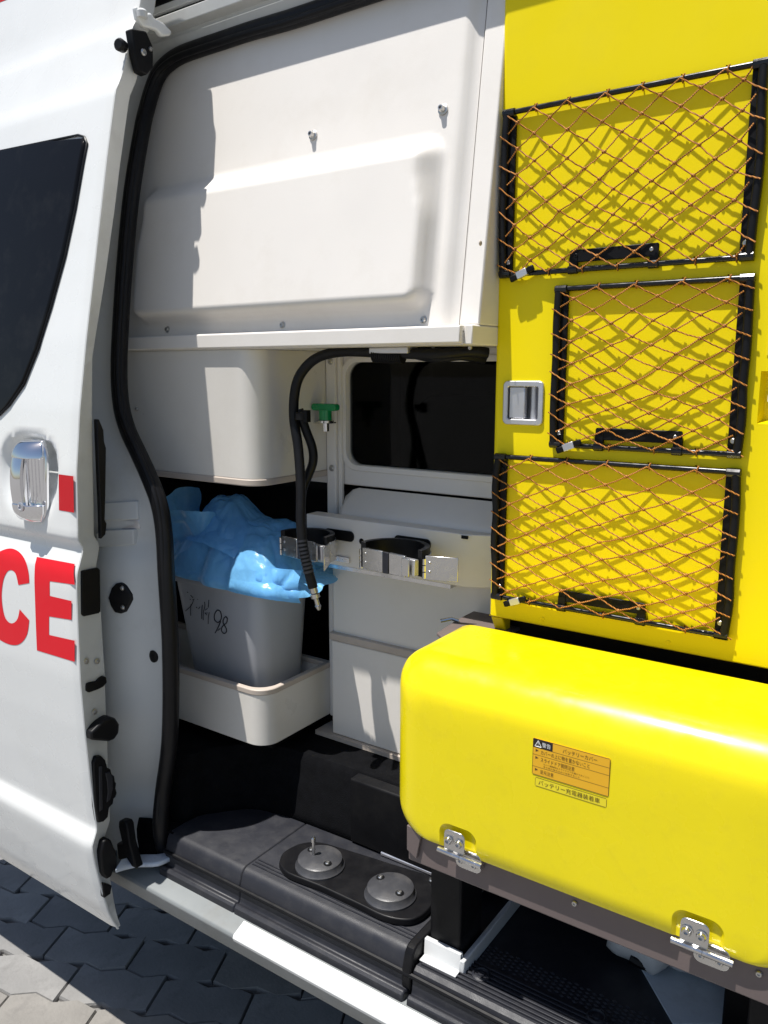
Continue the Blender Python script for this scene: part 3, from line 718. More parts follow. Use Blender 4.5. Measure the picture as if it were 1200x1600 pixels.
def hem(u, v):                                # doubled, hemmed flap lying over the front
    x = -1.290+.150*u; y = 1.122+.075*v-.012*math.sin(u*2.6); z = 1.098+.055*v-.020*u+.010*math.sin(u*3.1)
    p = Vector((x, y, z)); w_ = noise.voronoi(p*17)[0]; return p+Vector((0, -.4, .8))*.012*(min(.35, w_[1]-w_[0])-.1)
film(hem, 30, 16)
def tail(u, v):                               # loose corner drooping at the front right
    a = -.9+1.0*u; p = Vector((-1.075+.075*u, 1.150-.030*math.cos(u*2), 1.075-.065*v-.012*u))
    w_ = noise.voronoi(p*20)[0]; return p+Vector((.2, -1., .1))*(.014*math.sin(v*2.6)+.014*(min(.35, w_[1]-w_[0])))
film(tail, 24, 16)
bo = bag.build('plastic_bag', 'bag', None, smooth=50, recalc=False)
tag(bo, 'crumpled blue plastic bag stuffed in the grey bin', 'bag')

# ================================================================== CYLINDER BRACKET BOX + CLAMPS
cb = thing('cylinder_bracket', 'white steel bracket box carrying two open cylinder clamps', 'bracket', (-.85, 1.25, 1.06))
bx = [(-1.036, 1.2555), (-1.036, 1.220), (-.668, 1.220), (-.600, 1.252), (-.560, 1.2555)]
MB().pz(bx, 1.068, 1.1645).build('bracket_body', 'cream', cb, bevel=.002)
MB().pz([(-1.034, 1.2555), (-1.034, 1.2225), (-.70, 1.2225), (-.70, 1.2555)], 1.060, 1.0675).build('lower_rail', 'steel', cb)
MB().box(-.676, -.664, 1.216, 1.2195, 1.157, 1.1625).build('corner_chip', 'black', cb)
for (a, c, w_) in ((531, 836, .036), (645, 848, .040)):
    p = PY(a, c, 1.22); MB().py(rrect(p.x-w_, p.x+w_, p.z-.010, p.z+.011, .009, 5), 1.2165, 1.2195).build('rubber_pad', 'rubber', cb, bevel=.001)
for a, c in ((565, 846), (588, 849)):
    p = PY(a, c, 1.22); MB().lathe([(.006, 0), (.005, .001)], (p.x, 1.2198, p.z), (0, -1, 0), 14).build('bolt_hole', 'black', cb)
def clamp(cx, cz, R, label, left_len, right_dir):
    cy = 1.2185-R-.004
    t = thing('cylinder_clamp', label, 'clamp', (cx, cy+R, cz), 'clamps on the bracket box')
    def arc(r0, r1, z0, z1, a0, a1, name, m):
        b = MB(); rows = []
        for k in range(25):
            a = math.radians(a0+(a1-a0)*k/24); c, s_ = math.cos(a), math.sin(a)
            rows.append([(cx+r0*c, cy+r0*s_*.95, z0), (cx+r1*c, cy+r1*s_*.95, z0), (cx+r1*c, cy+r1*s_*.95, z1), (cx+r0*c, cy+r0*s_*.95, z1)])
        b.grid(rows, closed=True); n = len(b.v); b.f += [(0, 1, 2, 3), (n-1, n-2, n-3, n-4)]
        return b.build(name, m, t, smooth=40, bevel=.0008)
    arc(R-.010, R, cz-.018, cz+.029, -8, 188, 'rubber_lining', 'rubber')
    arc(R+.0003, R+.003, cz-.021, cz+.018, 0, 180, 'band', 'steel')
    # hinge knuckles on both ends
    for sx in (-1, 1):
        p = Vector((cx+sx*(R+.001), cy, cz))
        for dz in (-.015, -.003, .009):
            MB().tube([(p.x, p.y-.004, cz+dz-.0052), (p.x, p.y-.004, cz+dz+.0052)], .0046, 10).build('hinge_knuckle', 'steel', t)
    # left arm closing across the front, in two plates with a buckle
    d = Vector((1, -.16, 0)).normalized(); nrm = Vector((-d.y, d.x, 0)); p0 = Vector((cx-R, cy-.008, cz))
    def plate(s0, s1, th, z0, z1, name, m, sh=0.):
        a = p0+d*s0+nrm*sh; e = p0+d*s1+nrm*sh; q = nrm*th
        b = MB(); vs_ = [a, e, e+q, a+q]
        b.add([(v.x, v.y, cz+z0) for v in vs_]+[(v.x, v.y, cz+z1) for v in vs_], [(0,1,2,3),(4,5,6,7),(0,1,5,4),(1,2,6,5),(2,3,7,6),(3,0,4,7)])
        return b.build(name, m, t, bevel=.0008)
    plate(.004, left_len*.50, .005, -.020, .019, 'arm_plate', 'steel')
    plate(left_len*.50+.001, left_len*.64, .0060, -.0195, .0185, 'arm_pad', 'steptrim', -.001)
    plate(left_len*.64+.001, left_len, .005, -.019, .019, 'arm_plate', 'steel')
    plate(left_len*.86, left_len*1.18, .010, -.014, .014, 'buckle', 'satin', .004)
    plate(left_len*.95, left_len*1.10, .004, -.016, .016, 'buckle_loop', 'steel', -.003)
    for dz in (-.008, .008):
        a = p0+d*.012; screw('rivet', (a.x, a.y, cz+dz), -nrm, .0030, t, h=.0015)
    # right plate swung outward
    e = Vector(right_dir).normalized(); n2 = Vector((-e.y, e.x, 0)); a0 = Vector((cx+R+.004, cy-.006, cz))
    vs_ = [a0, a0+e*.058, a0+e*.058+n2*.002, a0+n2*.002]; sh = Vector((0, 0, .004))
    b = MB(); b.add([v+Vector((0, 0, -.022)) for v in vs_]+[v+Vector((0, 0, .020)) for v in vs_], [(0,1,2,3),(4,5,6,7),(0,1,5,4),(1,2,6,5),(2,3,7,6),(3,0,4,7)])
    b.build('open_plate', 'steel', t, bevel=.0008)
    for dz in (-.008, .008):
        screw('rivet', a0+e*.008+Vector((0, 0, dz)), (e.y, -e.x, 0), .0026, t, h=.0014)
    a = p0+d*left_len*1.2; 
    MB().box(cx-.03, cx+.06, 1.2155, 1.2195, cz-.034, cz-.024).build('mount_rail', 'steel', t)
    return t
clamp(-.985, 1.112, .058, 'open steel cylinder clamp beside the hanging hose', .100, (.55, -1, 0))
clamp(-.775, 1.116, .066, 'open steel cylinder clamp with a plate swung out toward the yellow panel', .108, (1, .30, 0))

# ================================================================== HOSES
hs = thing('black_hose', 'long black hose hanging from the shelf in front of the blue bag', 'hose', (-.97, 1.14, 1.0))
hp = [PY(762,552,1.20), PY(735,549,1.18), PY(680,553,1.15), PY(600,551,1.14), PY(540,549,1.14), PY(500,557,1.14), PY(475,577,1.135), PY(462,605,1.13), PY(459,650,1.13), PY(466,700,1.125), PY(470,760,1.115), PY(470,810,1.105), PY(473,850,1.10), PY(480,885,1.10), PY(489,918,1.105)]
hpath = smooth_path(hp, 6)
MB().tube(hpath, .0092, 12).build('hose_pipe', 'rubber', hs, smooth=60)
pe = hp[-1]; de = (hp[-1]-hp[-2]).normalized()
MB().lathe([(.0075, 0), (.0075, .010), (.005, .012), (.0085, .013), (.0085, .020), (.0045, .022), (.0045, .034), (.006, .036), (.003, .044)], pe, de, 14).build('end_fitting', 'zinc', hs)
b = MB()
for k in range(9):
    p = hpath[-14+k]; q = hpath[-13+k]; b.tube([p, p+(q-p)*.5], .0102, 12)
b.build('spring_guard', 'steptrim', hs)
b = MB()
a = PY(585,556,1.138); e = PY(628,557,1.142)
for k in range(16):
    p = a.lerp(e, k/15); b.tube([p, p+Vector((.0022, 0, 0))], .0118, 12)
b.build('hose_coil', 'rubber', hs)
MB().box(a.x-.005, e.x+.02, 1.128, 1.17, 1.4775, 1.4882).build('hose_clip', 'satin', hs, bevel=.002)
p = PY(472,650,1.125); MB().lathe([(.012, -.007), (.012, .007)], p, (0, 0, 1), 14).build('hose_clip', 'black', hs, bevel=.001)
MB().box(p.x+.004, p.x+.016, p.y-.006, p.y+.006, p.z-.011, p.z+.011).build('hose_clip', 'black', hs, bevel=.001)
hb = thing('hose_loop', 'short black hose looping beside the long hanging hose', 'hose', (-.96, 1.15, 1.2))
lp = [PY(467,640,1.14), PY(478,672,1.145), PY(488,700,1.15), PY(489,722,1.15), PY(482,742,1.145), PY(473,765,1.135), PY(470,800,1.125), PY(472,845,1.118)]
MB().tube(smooth_path(lp, 6), .0085, 12).build('hose_pipe', 'rubber', hb, smooth=60)
# cable bundle under the shelf
cbn = thing('cable_bundle', 'bundle of black cables clipped under the shelf beside the yellow panel', 'cable', (-.7, 1.2, 1.47))
MB().tube(smooth_path([PY(640,548,1.2), PY(680,556,1.19), PY(720,552,1.2), PY(758,558,1.23)], 5), .012, 10).build('cable', 'rubber', cbn)
MB().tube(smooth_path([PY(600,545,1.19), PY(660,546,1.17), PY(700,544,1.18), PY(755,546,1.22)], 5), .010, 10).build('cable', 'rubber', cbn)
for a, c in ((645, 551), (655, 551), (735, 543), (677, 541)):
    screw('clip_screw', PY(a, c, 1.155), (0, -1, -.4), .0035, cbn, h=.003)

# ================================================================== GREEN VALVE
gv = thing('gas_outlet', 'green outlet valve with a metal bracket on the cream post', 'valve', (-1.03, 1.27, 1.34))
p = PY(487, 638, 1.295)
MB().box(p.x-.012, p.x+.012, 1.292, 1.2965, 1.352, 1.400).build('bracket_plate', 'steel', gv, bevel=.001)
for dz in (1.362, 1.390): screw('bracket_screw', (p.x-.002, 1.292, dz), (0, -1, 0), .004, gv)
g0 = PY(507, 636, 1.255)
MB().py(rrect(g0.x-.028, g0.x+.034, g0.z-.007, g0.z+.007, .0065, 5), 1.246, 1.262).build('valve_lever', 'green', gv, bevel=.002)
MB().lathe([(.013, -.026), (.013, -.006)], (g0.x+.002, 1.255, g0.z), (0, 0, 1), 18).build('valve_body', 'green', gv)
MB().lathe([(.017, -.031), (.017, -.0265)], (g0.x+.002, 1.255, g0.z), (0, 0, 1), 18).build('valve_collar', 'steel', gv)
MB().lathe([(.0075, -.048), (.0075, -.032)], (g0.x+.002, 1.255, g0.z), (0, 0, 1), 14).build('valve_nozzle', 'chrome', gv)
MB().box(p.x+.004, g0.x, 1.258, 1.292, g0.z-.034, g0.z-.0315).build('bracket_arm', 'steel', gv)

# ================================================================== YELLOW PANEL
YY = 1.175
KY = YY/1.08
kz = lambda z: CAM_H+(z-CAM_H)*KY
yp = thing('yellow_panel', 'tall yellow panel carrying three black framed cargo nets', 'panel', (-.3, 1.1, 1.07))
pzb, pzt = kz(1.075), 2.20; pxl, pxr = -.5485*KY+.007, .10
rx0, rx1, rz0, rz1 = -.1865*KY, -.06, kz(1.385), kz(1.449)
lx0, lx1, lz0, lz1 = PY(788,597,YY).x, PY(851,597,YY).x, PY(820,664,YY).z, PY(820,595,YY).z
b = MB()
xs_ = [pxl, lx0+.008, lx1-.008, rx0, rx1, pxr]; zs_ = [pzb, min(lz0, rz0)+.009, lz0+.009, rz0, rz1, lz1-.008, pzt]; zs_ = sorted(set(zs_)); 
V = {}; vs_ = []
for i, x in enumerate(xs_):
    for j, z in enumerate(zs_): V[i, j] = len(vs_); vs_.append((x, YY, z))
fs = []
for i in range(len(xs_)-1):
    for j in range(len(zs_)-1):
        mx_, mz_ = (xs_[i]+xs_[i+1])/2, (zs_[j]+zs_[j+1])/2
        if rx0 < mx_ < rx1 and rz0 < mz_ < rz1: continue
        if lx0+.008 < mx_ < lx1-.008 and lz0+.009 < mz_ < lz1-.008: continue
        fs.append((V[i, j], V[i+1, j], V[i+1, j+1], V[i, j+1]))
b.add(vs_, fs); b.build('panel_sheet', 'yellow', yp, smooth=0)
# rolled left edge, bottom return flange, back sheet
rows = []
for z in (pzb, 1.3, 1.6, 1.9, pzt):
    rows.append([(pxl-.0+.010*(math.sin(a)-1)*0-.0075*math.sin(a), YY+.0075*(1-math.cos(a)), z) for a in [math.radians(k*15) for k in range(7)]]+[(pxl-.0075, YY+.045, z)])
MB().grid(rows).build('rolled_edge', 'yellow', yp, smooth=60)
MB().grid([[(x, YY, pzb), (x, YY+.0015, pzb-.002), (x, YY+.006, pzb-.002)] for x in (pxl-.0075, pxr)]).build('bottom_flange', 'yellow', yp, smooth=60)
q = [(pxl-.0075, YY+.0005), (pxl-.0075, YY+.035)]
MB().px([(YY+.004, pzb-.004), (YY+.036, pzb-.004), (YY+.036, pzb-.034), (YY+.022, pzb-.034)], pxl-.006, pxl+.016).build('corner_tab', 'yellow', yp, bevel=.002)
MB().box(pxl-.005, pxr, YY+.046, YY+.060, 1.0, pzt).build('panel_back', 'black', yp)  # black sheet paints the shade into the gap below the panel
for xr in (-.50, -.30, -.12):
    screw('edge_rivet', (xr, YY, pzb+.010), (0, -1, 0), .0035, yp, h=.0015, m='yellow')
# right-hand recess
b = MB(); d = .022
b.add([(rx0, YY, rz0), (rx1, YY, rz0), (rx1, YY, rz1), (rx0, YY, rz1), (rx0+.004, YY+d, rz0+.004), (rx1-.004, YY+d, rz0+.004), (rx1-.004, YY+d, rz1-.002), (rx0+.004, YY+d, rz1-.002)],
      [(0,1,5,4),(1,2,6,5),(2,3,7,6),(3,0,4,7),(4,5,6,7)])
b.build('recess_cup', 'yellow', yp, smooth=20, recalc=False)
MB().box(rx0+.010, rx0+.05, YY+.004, YY+.012, kz(1.412), kz(1.420)).build('recess_tab', 'white', yp)
MB().box(-.1815*KY, -.10, YY-.0012, YY+.001, kz(1.468), kz(1.505)).build('caution_plate', 'labelyellow', yp)
# recessed paddle latch
lt = MB()
o_ = rrect(lx0, lx1, lz0, lz1, .008, 5); i_ = rrect(lx0+.008, lx1-.009, lz0+.009, lz1-.009, .003, 5)
ring_plate(o_, i_, YY-.004, YY+.002).build('latch_bezel', 'satin', yp, smooth=40, bevel=.0015)
b = MB(); a0, a1, c0, c1 = lx0+.008, lx1-.009, lz0+.009, lz1-.009
b.add([(a0, YY, c0), (a1, YY, c0), (a1, YY, c1), (a0, YY, c1), (a0, YY+.018, c0), (a1, YY+.018, c0), (a1, YY+.018, c1), (a0, YY+.018, c1)], [(0,1,5,4),(1,2,6,5),(2,3,7,6),(3,0,4,7),(4,5,6,7)])
b.build('latch_cup', 'satin', yp, smooth=0, recalc=False)
mid = a0+(a1-a0)*.54
MB().pz([(a0+.0015, YY+.0005), (mid, YY-.0015), (mid+.0015, YY+.001), (mid+.0005, YY+.009), (a0+.0015, YY+.006)], c0+.001, c1-.001).build('latch_paddle', 'satin', yp, bevel=.001)
MB().tube([(mid+(a1-mid)*.45, YY+.012, c0), (mid+(a1-mid)*.45, YY+.012, c1)], .0055, 12).build('latch_roll', 'satin', yp)

# ================================================================== CARGO NETS
def cargo_net(x0, x1, z0, z1, NC, NR_, label, seed, tab0, tab1, buckle):
    rnd = random.Random(seed)
    t = thing('cargo_net', label, 'cargo net', ((x0+x1)/2, YY, z0), 'cargo nets on the yellow panel')
    sw = .0215; yf = YY-.016
    for sx, xa in ((1, x0), (-1, x1)):
        xi = xa+sx*sw
        MB().box(min(xa+sx*.004, xi), max(xa+sx*.004, xi), YY-.0060, YY-.0006, z0+.004, z1-.004).build('side_strip', 'black', t, bevel=.001)
        wob = [rnd.uniform(-.002, .002) for _ in range(6)]
        pts = [Vector((xa+sx*(.0055+wob[k] if 0 < k < 5 else .008), YY-.0085, z0+.002+(z1-z0-.006)*k/5)) for k in range(6)]
        MB().tube(smooth_path(pts, 5), .0062, 10).build('side_tube', 'rubber', t, smooth=60)
        for zc in (z0+.001, z1-.001):
            MB().tube([(xa+sx*.002, YY-.0078, zc), (xa+sx*.021, YY-.0078, zc)], .0066, 10).build('corner_sleeve', 'gloss', t, bevel=.001)
        for zc in (z0+.018, z1-.02):
            screw('strip_screw', (xa+sx*.0145, YY-.006, zc), (0, -1, 0), .0040, t, h=.0022, m='zinc' if zc < z0+.02 else 'black')
    yr = YY-.0068
    for zc in (z0, z1):
        MB().tube([(x0+.012, yr, zc), (x1-.012, yr, zc)], .0041, 10).build('rod', 'gloss', t, smooth=60)
    xa, xb = x0+(x1-x0)*tab0, x0+(x1-x0)*tab1
    for xc in (xa+.006, xb-.006):
        MB().tube([(xc-.0075, yr, z0), (xc+.0075, yr, z0)], .0062, 12).build('rod_clip', 'gloss', t, bevel=.001)
        MB().box(xc-.006, xc+.006, YY-.008, YY-.0007, z0+.002, z0+.018).build('clip_leg', 'black', t)
    MB().py(rrect(xa, xb, z0+.0105, z0+.0285, .003, 4), YY-.0070, YY-.0035).build('pull_tab', 'black', t, bevel=.001)
    screw('tab_screw', (xb-.010, YY-.0070, z0+.020), (0, -1, 0), .003, t, h=.0016)
    screw('tab_screw', (xa+.010, YY-.0070, z0+.020), (0, -1, 0), .003, t, h=.0016, m='black')
    # crimp buckle on the cord end
    bx_, bz_ = x0+(x1-x0)*buckle, z0-.001
    R = Matrix.Translation((bx_, YY-.0145, bz_)) @ Matrix.Rotation(math.radians(-22), 4, 'Y')
    MB().box(-.009, .009, -.0035, .0035, -.0055, .0055, R).build('cord_crimp', 'satin', t, bevel=.001)
    MB().box(-.021, -.0085, -.003, .003, -.005, .0045, R).build('cord_end', 'black', t, bevel=.002)
    MB().box(.0085, .021, -.003, .003, -.004, .005, R).build('cord_end', 'black', t, bevel=.002)
    # netting
    b = MB(); P = {}
    ph = [rnd.uniform(0, 6.28) for _ in range(4)]
    for i in range(NC+1):
        for j in range(NR_+1):
            if (i+j) % 2: continue
            u, v = i/NC, j/NR_
            x = x0+.003+(x1-x0-.006)*u; z = z1-(z1-z0)*v
            inn = math.sin(math.pi*u)*math.sin(math.pi*v)
            x += inn*(.006*math.sin(3*v*math.pi+ph[0])+rnd.uniform(-.0035, .0035)); z += inn*(.007*math.sin(2.3*u*math.pi+ph[1])+rnd.uniform(-.0032, .0032))-.005*inn
            if i in (0, NC): z += rnd.uniform(-.004, .004); x = (x0+.0005) if i == 0 else (x1-.0005)
            if j in (0, NR_): x += rnd.uniform(-.005, .005)
            y = YY-.0150-.003*inn+.003*noise.noise(Vector((u*4+seed, v*4, 0)))
            if i in (0, NC): y = YY-.0155
            if j in (0, NR_): y = YY-.0120
            P[i, j] = Vector((x, y, z))
    cr = .00104
    def seg(a, c):
        m_ = a.lerp(c, .5)+Vector((rnd.uniform(-.0008, .0008), rnd.uniform(-.0005, .0005), -.0009))
        b.tube([a, a.lerp(c, .25).lerp(m_, .35), m_, c.lerp(a, .25).lerp(m_, .35), c], cr, 6, cap=False)
    for (i, j), p in P.items():
        for dj in (1, -1):
            q = P.get((i+1, j+dj))
            if q is None: continue
            p_, q_ = p, q
            if i == 0 and dj == -1: p_ = p+Vector((.013, .001, .002))
            if i+1 == NC and dj == -1: q_ = q+Vector((-.013, .001, -.002))
            seg(p_, q_)
        if 0 < i < NC and 0 < j < NR_:
            b.sphere(p, .0029, 7, 4, (1.15, 1, .95))
            b.sphere(p+Vector((rnd.uniform(-.002, .002), -.001, rnd.uniform(-.0015, .0015))), .0019, 6, 4)
        if j in (0, NR_) and 0 < i < NC:                   # wrap round the rod
            pts = [Vector((p.x+.0016*k/3, yr+.0054*math.sin(k*.785), p.z+.0054*math.cos(k*.785)*1.0)) for k in range(9)]
            b.tube(pts, cr, 5, cap=False)
            b.tube([p, Vector((p.x, yr-.0052, p.z+(-.001 if j == 0 else .001)))], cr, 5, cap=False)
    b.build('cord_netting', 'cord', t, smooth=60)
    return t
dS = (YY-.010)/1.06
def nx(x): return x*dS
def nz(z): return CAM_H+(z-CAM_H)*dS
cargo_net(nx(-.537), nx(-.199), nz(1.583), nz(1.797), 14, 13, 'widest cargo net, at the top of the yellow panel, above the latch', 3, .31, .66, .115)
cargo_net(nx(-.452), nx(-.196), nz(1.347), nz(1.559), 9, 15, 'narrower middle cargo net right beside the silver latch', 5, .26, .71, .125)
cargo_net(nx(-.537), nx(-.195), nz(1.112), nz(1.325), 12, 16, 'lowest cargo net on the yellow panel, just above the battery cover', 8, .315, .68, .125)

# ================================================================== BATTERY COVER
bc = thing('battery_cover', 'glossy yellow rounded battery cover on a brown frame with a warning label', 'battery cover', (-.35, 1.05, .51))
bx0, bx1, by0, by1, bz0, bz1 = -.648, -.048, .938, 1.30, .748, 1.033
rows = []; RR = .060
def cover_loop(ins, y, n=9):
    r = max(.012, .046-ins*.25); rb = max(.012, .050-ins*.4); pts = []
    x0, x1, z0, z1 = bx0+ins, bx1-ins, bz0+ins*.15, bz1-ins
    for cx_, cz_, a0, rr in ((x1-r, z1-r, 0, r), (x0+r, z1-r, 90, r), (x0+rb, z0+rb, 180, rb), (x1-rb, z0+rb, 270, rb)):
        for k in range(n+1):
            a = math.radians(a0+90*k/n); px_, pz_ = cx_+rr*math.cos(a), cz_+rr*math.sin(a)
            tz = sstep((pz_-z0)/(z1-z0)); pts.append((px_, y, pz_+.0*(y-by0-RR*.5)*tz*tz*sstep((pz_-.9)/.12)))
    return pts
for k in range(9):
    a = math.radians(90*k/8); rows.append(cover_loop(RR*(1-math.sin(a)), by0+RR*(1-math.cos(a))))
for y in (1.03, 1.08, 1.134): rows.append(cover_loop(0, y))
rows.append(cover_loop(.003, 1.143)); rows.append(cover_loop(.012, 1.147))
b = MB().grid(rows, closed=True); n0 = len(rows[0])
# front face: shallow inset loops for a slightly crowned front
fr = []
for s_, dy in ((.8, -.0005), (.5, -.001), (.2, -.0012)):
    c = Vector((-.35, 0, .885)); fr.append([(c.x+(p[0]-c.x)*s_, by0+dy, c.z+(p[2]-c.z)*s_) for p in rows[0]])
o0 = 0; base = len(b.v)
for q in fr: b.v += [Vector(p) for p in q]
prev = 0
for li in range(3):
    cur = base+li*n0
    for i in range(n0): b.f.append((prev+i, prev+(i+1) % n0, cur+(i+1) % n0, cur+i))
    prev = cur
b.f.append(tuple(prev+i for i in range(n0)))
last_ = (len(rows)-1)*n0; b.f.append(tuple(last_+i for i in range(n0)))
cov = b.build('cover_shell', 'cover', bc, smooth=60)
# pressed wells round the hinges
for hx_ in (PY(713,1322,by0).x, PY(1087,1455,by0).x):
    q0 = rrect(hx_-.034, hx_+.038, .70, .8005, .020, 7); q1 = rrect(hx_-.024, hx_+.028, .71, .7905, .014, 7)
    cb_ = MB(); n = len(q0)
    cb_.add([(a, by0-.006, c) for a, c in q0]+[(a, by0+.005, c) for a, c in q1], [tuple(range(n)), tuple(range(2*n-1, n-1, -1))]+[(i, (i+1) % n, n+(i+1) % n, n+i) for i in range(n)])
    cut = cb_.build('cutter', 'cover', None, smooth=0)
    md = cov.modifiers.new('well', 'BOOLEAN'); md.object = cut; md.operation = 'DIFFERENCE'; md.solver = 'EXACT'
    bpy.context.view_layer.update()
    me2 = bpy.data.meshes.new_from_object(cov.evaluated_get(bpy.context.evaluated_depsgraph_get()))
    cov.modifiers.clear(); cov.data = me2; bpy.data.objects.remove(cut)
cov.data.set_sharp_from_angle(angle=math.radians(40))
# brown base frame
MB().box(-.612, -.040, .950, .962, .702, .760).build('frame_rail', 'brown', bc, bevel=.002)
MB().box(-.604, -.592, .9625, 1.28, .698, .760).build('frame_rail', 'brown', bc, bevel=.002)
MB().box(-.5915, -.06, .9625, 1.29, .735, .747).build('base_plate', 'brown', bc)
MB().py([(-.6115, .722), (-.594, .712), (-.585, .760), (-.6115, .763)], .9445, .9495).build('corner_plate', 'brown', bc, bevel=.001)
MB().pz([(-.672, 1.20), (-.664, 1.115), (-.645, 1.10), (-.600, 1.115), (-.560, 1.16), (-.560, 1.26), (-.672, 1.26)], 1.008, 1.014).build('back_flange', 'brown', bc, bevel=.002)
p = PZ(706, 970, 1.016); MB().tube([p+Vector((-.016, -.012, 0)), p+Vector((0, 0, .004)), p+Vector((.01, .006, 0))], .0035, 8).build('wire_loop', 'steel', bc)
for a, c in ((645, 1320), (898, 1411), (1186, 1521)): screw('frame_screw', PY(a, c, .9495), (0, -1, 0), .0042, bc, h=.003)
def hinge(px, py):
    p = PY(px, py, by0); x = p.x; z = .765
    h = MB().py(rrect(x-.017, x+.017, z-.012, z+.026, .008, 5), by0-.0075, by0-.0045).build('hinge', 'steel', bc, bevel=.001)
    MB().py(rrect(x-.001, x+.041, z-.032, z-.002, .009, 5), by0-.0005, by0+.0105).build('hinge_leaf', 'steel', h, bevel=.001)
    MB().tube([(x-.026, by0-.0085, z-.010), (x+.011, by0-.0085, z-.0105)], .0042, 10).build('hinge_barrel', 'steel', h)
    MB().tube([(x+.0115, by0-.0085, z-.0105), (x+.046, by0-.0085, z-.011)], .0042, 10).build('hinge_barrel', 'steel', h)
    for dx in (-.0085, .0085): screw('hinge_bolt', (x+dx, by0-.0078, z+.010), (0, -1, 0), .0062, h, h=.006, m='steel', washer=.0075)
    for dx in (.008, .030): screw('hinge_bolt', (x+dx, by0-.0008, z-.020), (0, -1, 0), .0050, h, h=.004, m='steel', washer=.007)
hinge(713, 1322); hinge(1087, 1455)
# legs
MB().box(-.602, -.545, 1.000, 1.075, .512, .6975).build('leg', 'black', bc, bevel=.004)
MB().box(-.13, -.075, 1.02, 1.10, .5055, .6975).build('leg', 'black', bc, bevel=.004)
fo = MB(); x0_, x1_ = -.606, -.539
fo.add([(x0_, .975, .5115), (x1_, .975, .5115), (x1_, .990, .5125), (x0_, .990, .5125), (x0_, .992, .540), (x1_, .992, .540), (x0_, .998, .540), (x1_, .998, .540), (x0_, 1.0, .5075), (x1_, 1.0, .5075)],
       [(0,1,2,3),(3,2,5,4),(4,5,7,6),(6,7,9,8)])
fo.build('foot_bracket', 'whiteplastic', bc, solid=.003, bevel=.001)
MB().box(-.541, -.532, .990, 1.27, .5055, .532).build('floor_bar', 'whiteplastic', bc, bevel=.002)
# warning label with lettering
c0, c1, c2, c3 = PY(834,1153,by0), PY(954,1184,by0), PY(952,1242,by0), PY(832,1210,by0)
lx0, lx1 = (c0.x+c3.x)/2, (c1.x+c2.x)/2; lz1, lz0 = (c0.z+c1.z)/2, (c2.z+c3.z)/2; ly = by0-.0016
lab = MB().py(rrect(lx0, lx1, lz0, lz1, .002, 3), ly, by0-.0006).build('warning_label', 'labelorange', bc)
lab['label'] = 'orange warning label with Japanese text'
lw, lh = lx1-lx0, lz1-lz0
MB().box(lx0+.0004, lx0+lw*.265, ly-.0002, ly+.0003, lz1-lh*.24, lz1-.0004).build('label_header', 'labelblack', lab)
b = MB(); yl0, yl1 = ly-.00015, ly+.0002
for z in (lz1-lh*.24, lz1-lh*.44, lz1-lh*.77): b.box(lx0, lx1, yl0, yl1, z-.00018, z+.00018)
for z in (lz0+.0002, lz1-.0002): b.box(lx0+.001, lx1-.001, yl0, yl1, z-.0003, z+.0003)
for x in (lx0+.0002, lx1-.0002): b.box(x-.0003, x+.0003, yl0, yl1, lz0+.001, lz1-.001)
for z in (lz1-lh*.32, lz1-lh*.52, lz1-lh*.85): b.add([(lx0+.004, yl0, z+.002), (lx0+.004, yl0, z-.002), (lx0+.0085, yl0, z)], [(0, 1, 2)])
b.build('label_lines', 'labelink', lab, smooth=0)
b = MB(); tx, tz = lx0+.0075, lz1-lh*.125
for (a, c) in (((-.0045, -.0042), (.0045, -.0042)), ((.0045, -.0042), (0, .0042)), ((0, .0042), (-.0045, -.0042)), ((0, .0022), (0, -.001)), ((0, -.0022), (0, -.0028))):
    b.tube([(tx+a[0], ly-.0003, tz+a[1]), (tx+c[0], ly-.0003, tz+c[1])], .00045, 4)
b.build('warning_triangle', 'white', lab)
def text_mesh(name, body, x, z, h, width, y, m, parent):
    cu = bpy.data.curves.new(name, 'FONT'); cu.body = body; cu.size = 1.0; cu.resolution_u = 2
    ob = bpy.data.objects.new(name, cu); COL.objects.link(ob)
    bpy.context.view_layer.update(); dg = bpy.context.evaluated_depsgraph_get()
    me = bpy.data.meshes.new_from_object(ob.evaluated_get(dg)); bpy.data.objects.remove(ob)
    if not me.vertices: return None
    xs_ = [v.co.x for v in me.vertices]; ys_ = [v.co.y for v in me.vertices]
    sx = width/(max(xs_)-min(xs_)); sy = h/(max(ys_)-min(ys_)); x_, y_ = min(xs_), min(ys_)
    b = MB(); b.add([(x+(v.co.x-x_)*sx, y, z+(v.co.y-y_)*sy) for v in me.vertices], [tuple(p.vertices) for p in me.polygons])
    return b.build(name, m, parent, smooth=0, recalc=False)
T = lambda s_, fx, fz, fh, fw, m='labelink', y=None: text_mesh('lettering', s_, lx0+lw*fx, lz1-lh*fz, lh*fh, lw*fw, (y or ly-.0003), m, lab)
T('警告', .125, .19, .13, .115, 'white', ly-.0005)
T('バッテリーカバー', .40, .19, .12, .44)
T('カバーの上に物を置かないこと', .11, .40, .12, .64)
T('スライドドア開閉注意', .11, .60, .12, .45)
T('カバー開閉時はスライドドアを開けておくこと', .15, .67, .045, .60)
T('手や指の挟み込みに注意すること', .15, .74, .045, .48)
T('足元注意', .11, .93, .11, .18)
e0, e1, e2 = PY(837,1213,by0), PY(949,1243,by0), PY(835,1226,by0)
l2 = MB().py(rrect(e0.x, e1.x, e2.z, e0.z, .002, 3), ly+.0002, by0-.0006).build('name_label', 'labelyellow', bc)
b = MB(); h2 = e0.z-e2.z
for z in (e2.z+.0002, e0.z-.0002): b.box(e0.x+.001, e1.x-.001, ly, ly+.0004, z-.0002, z+.0002)
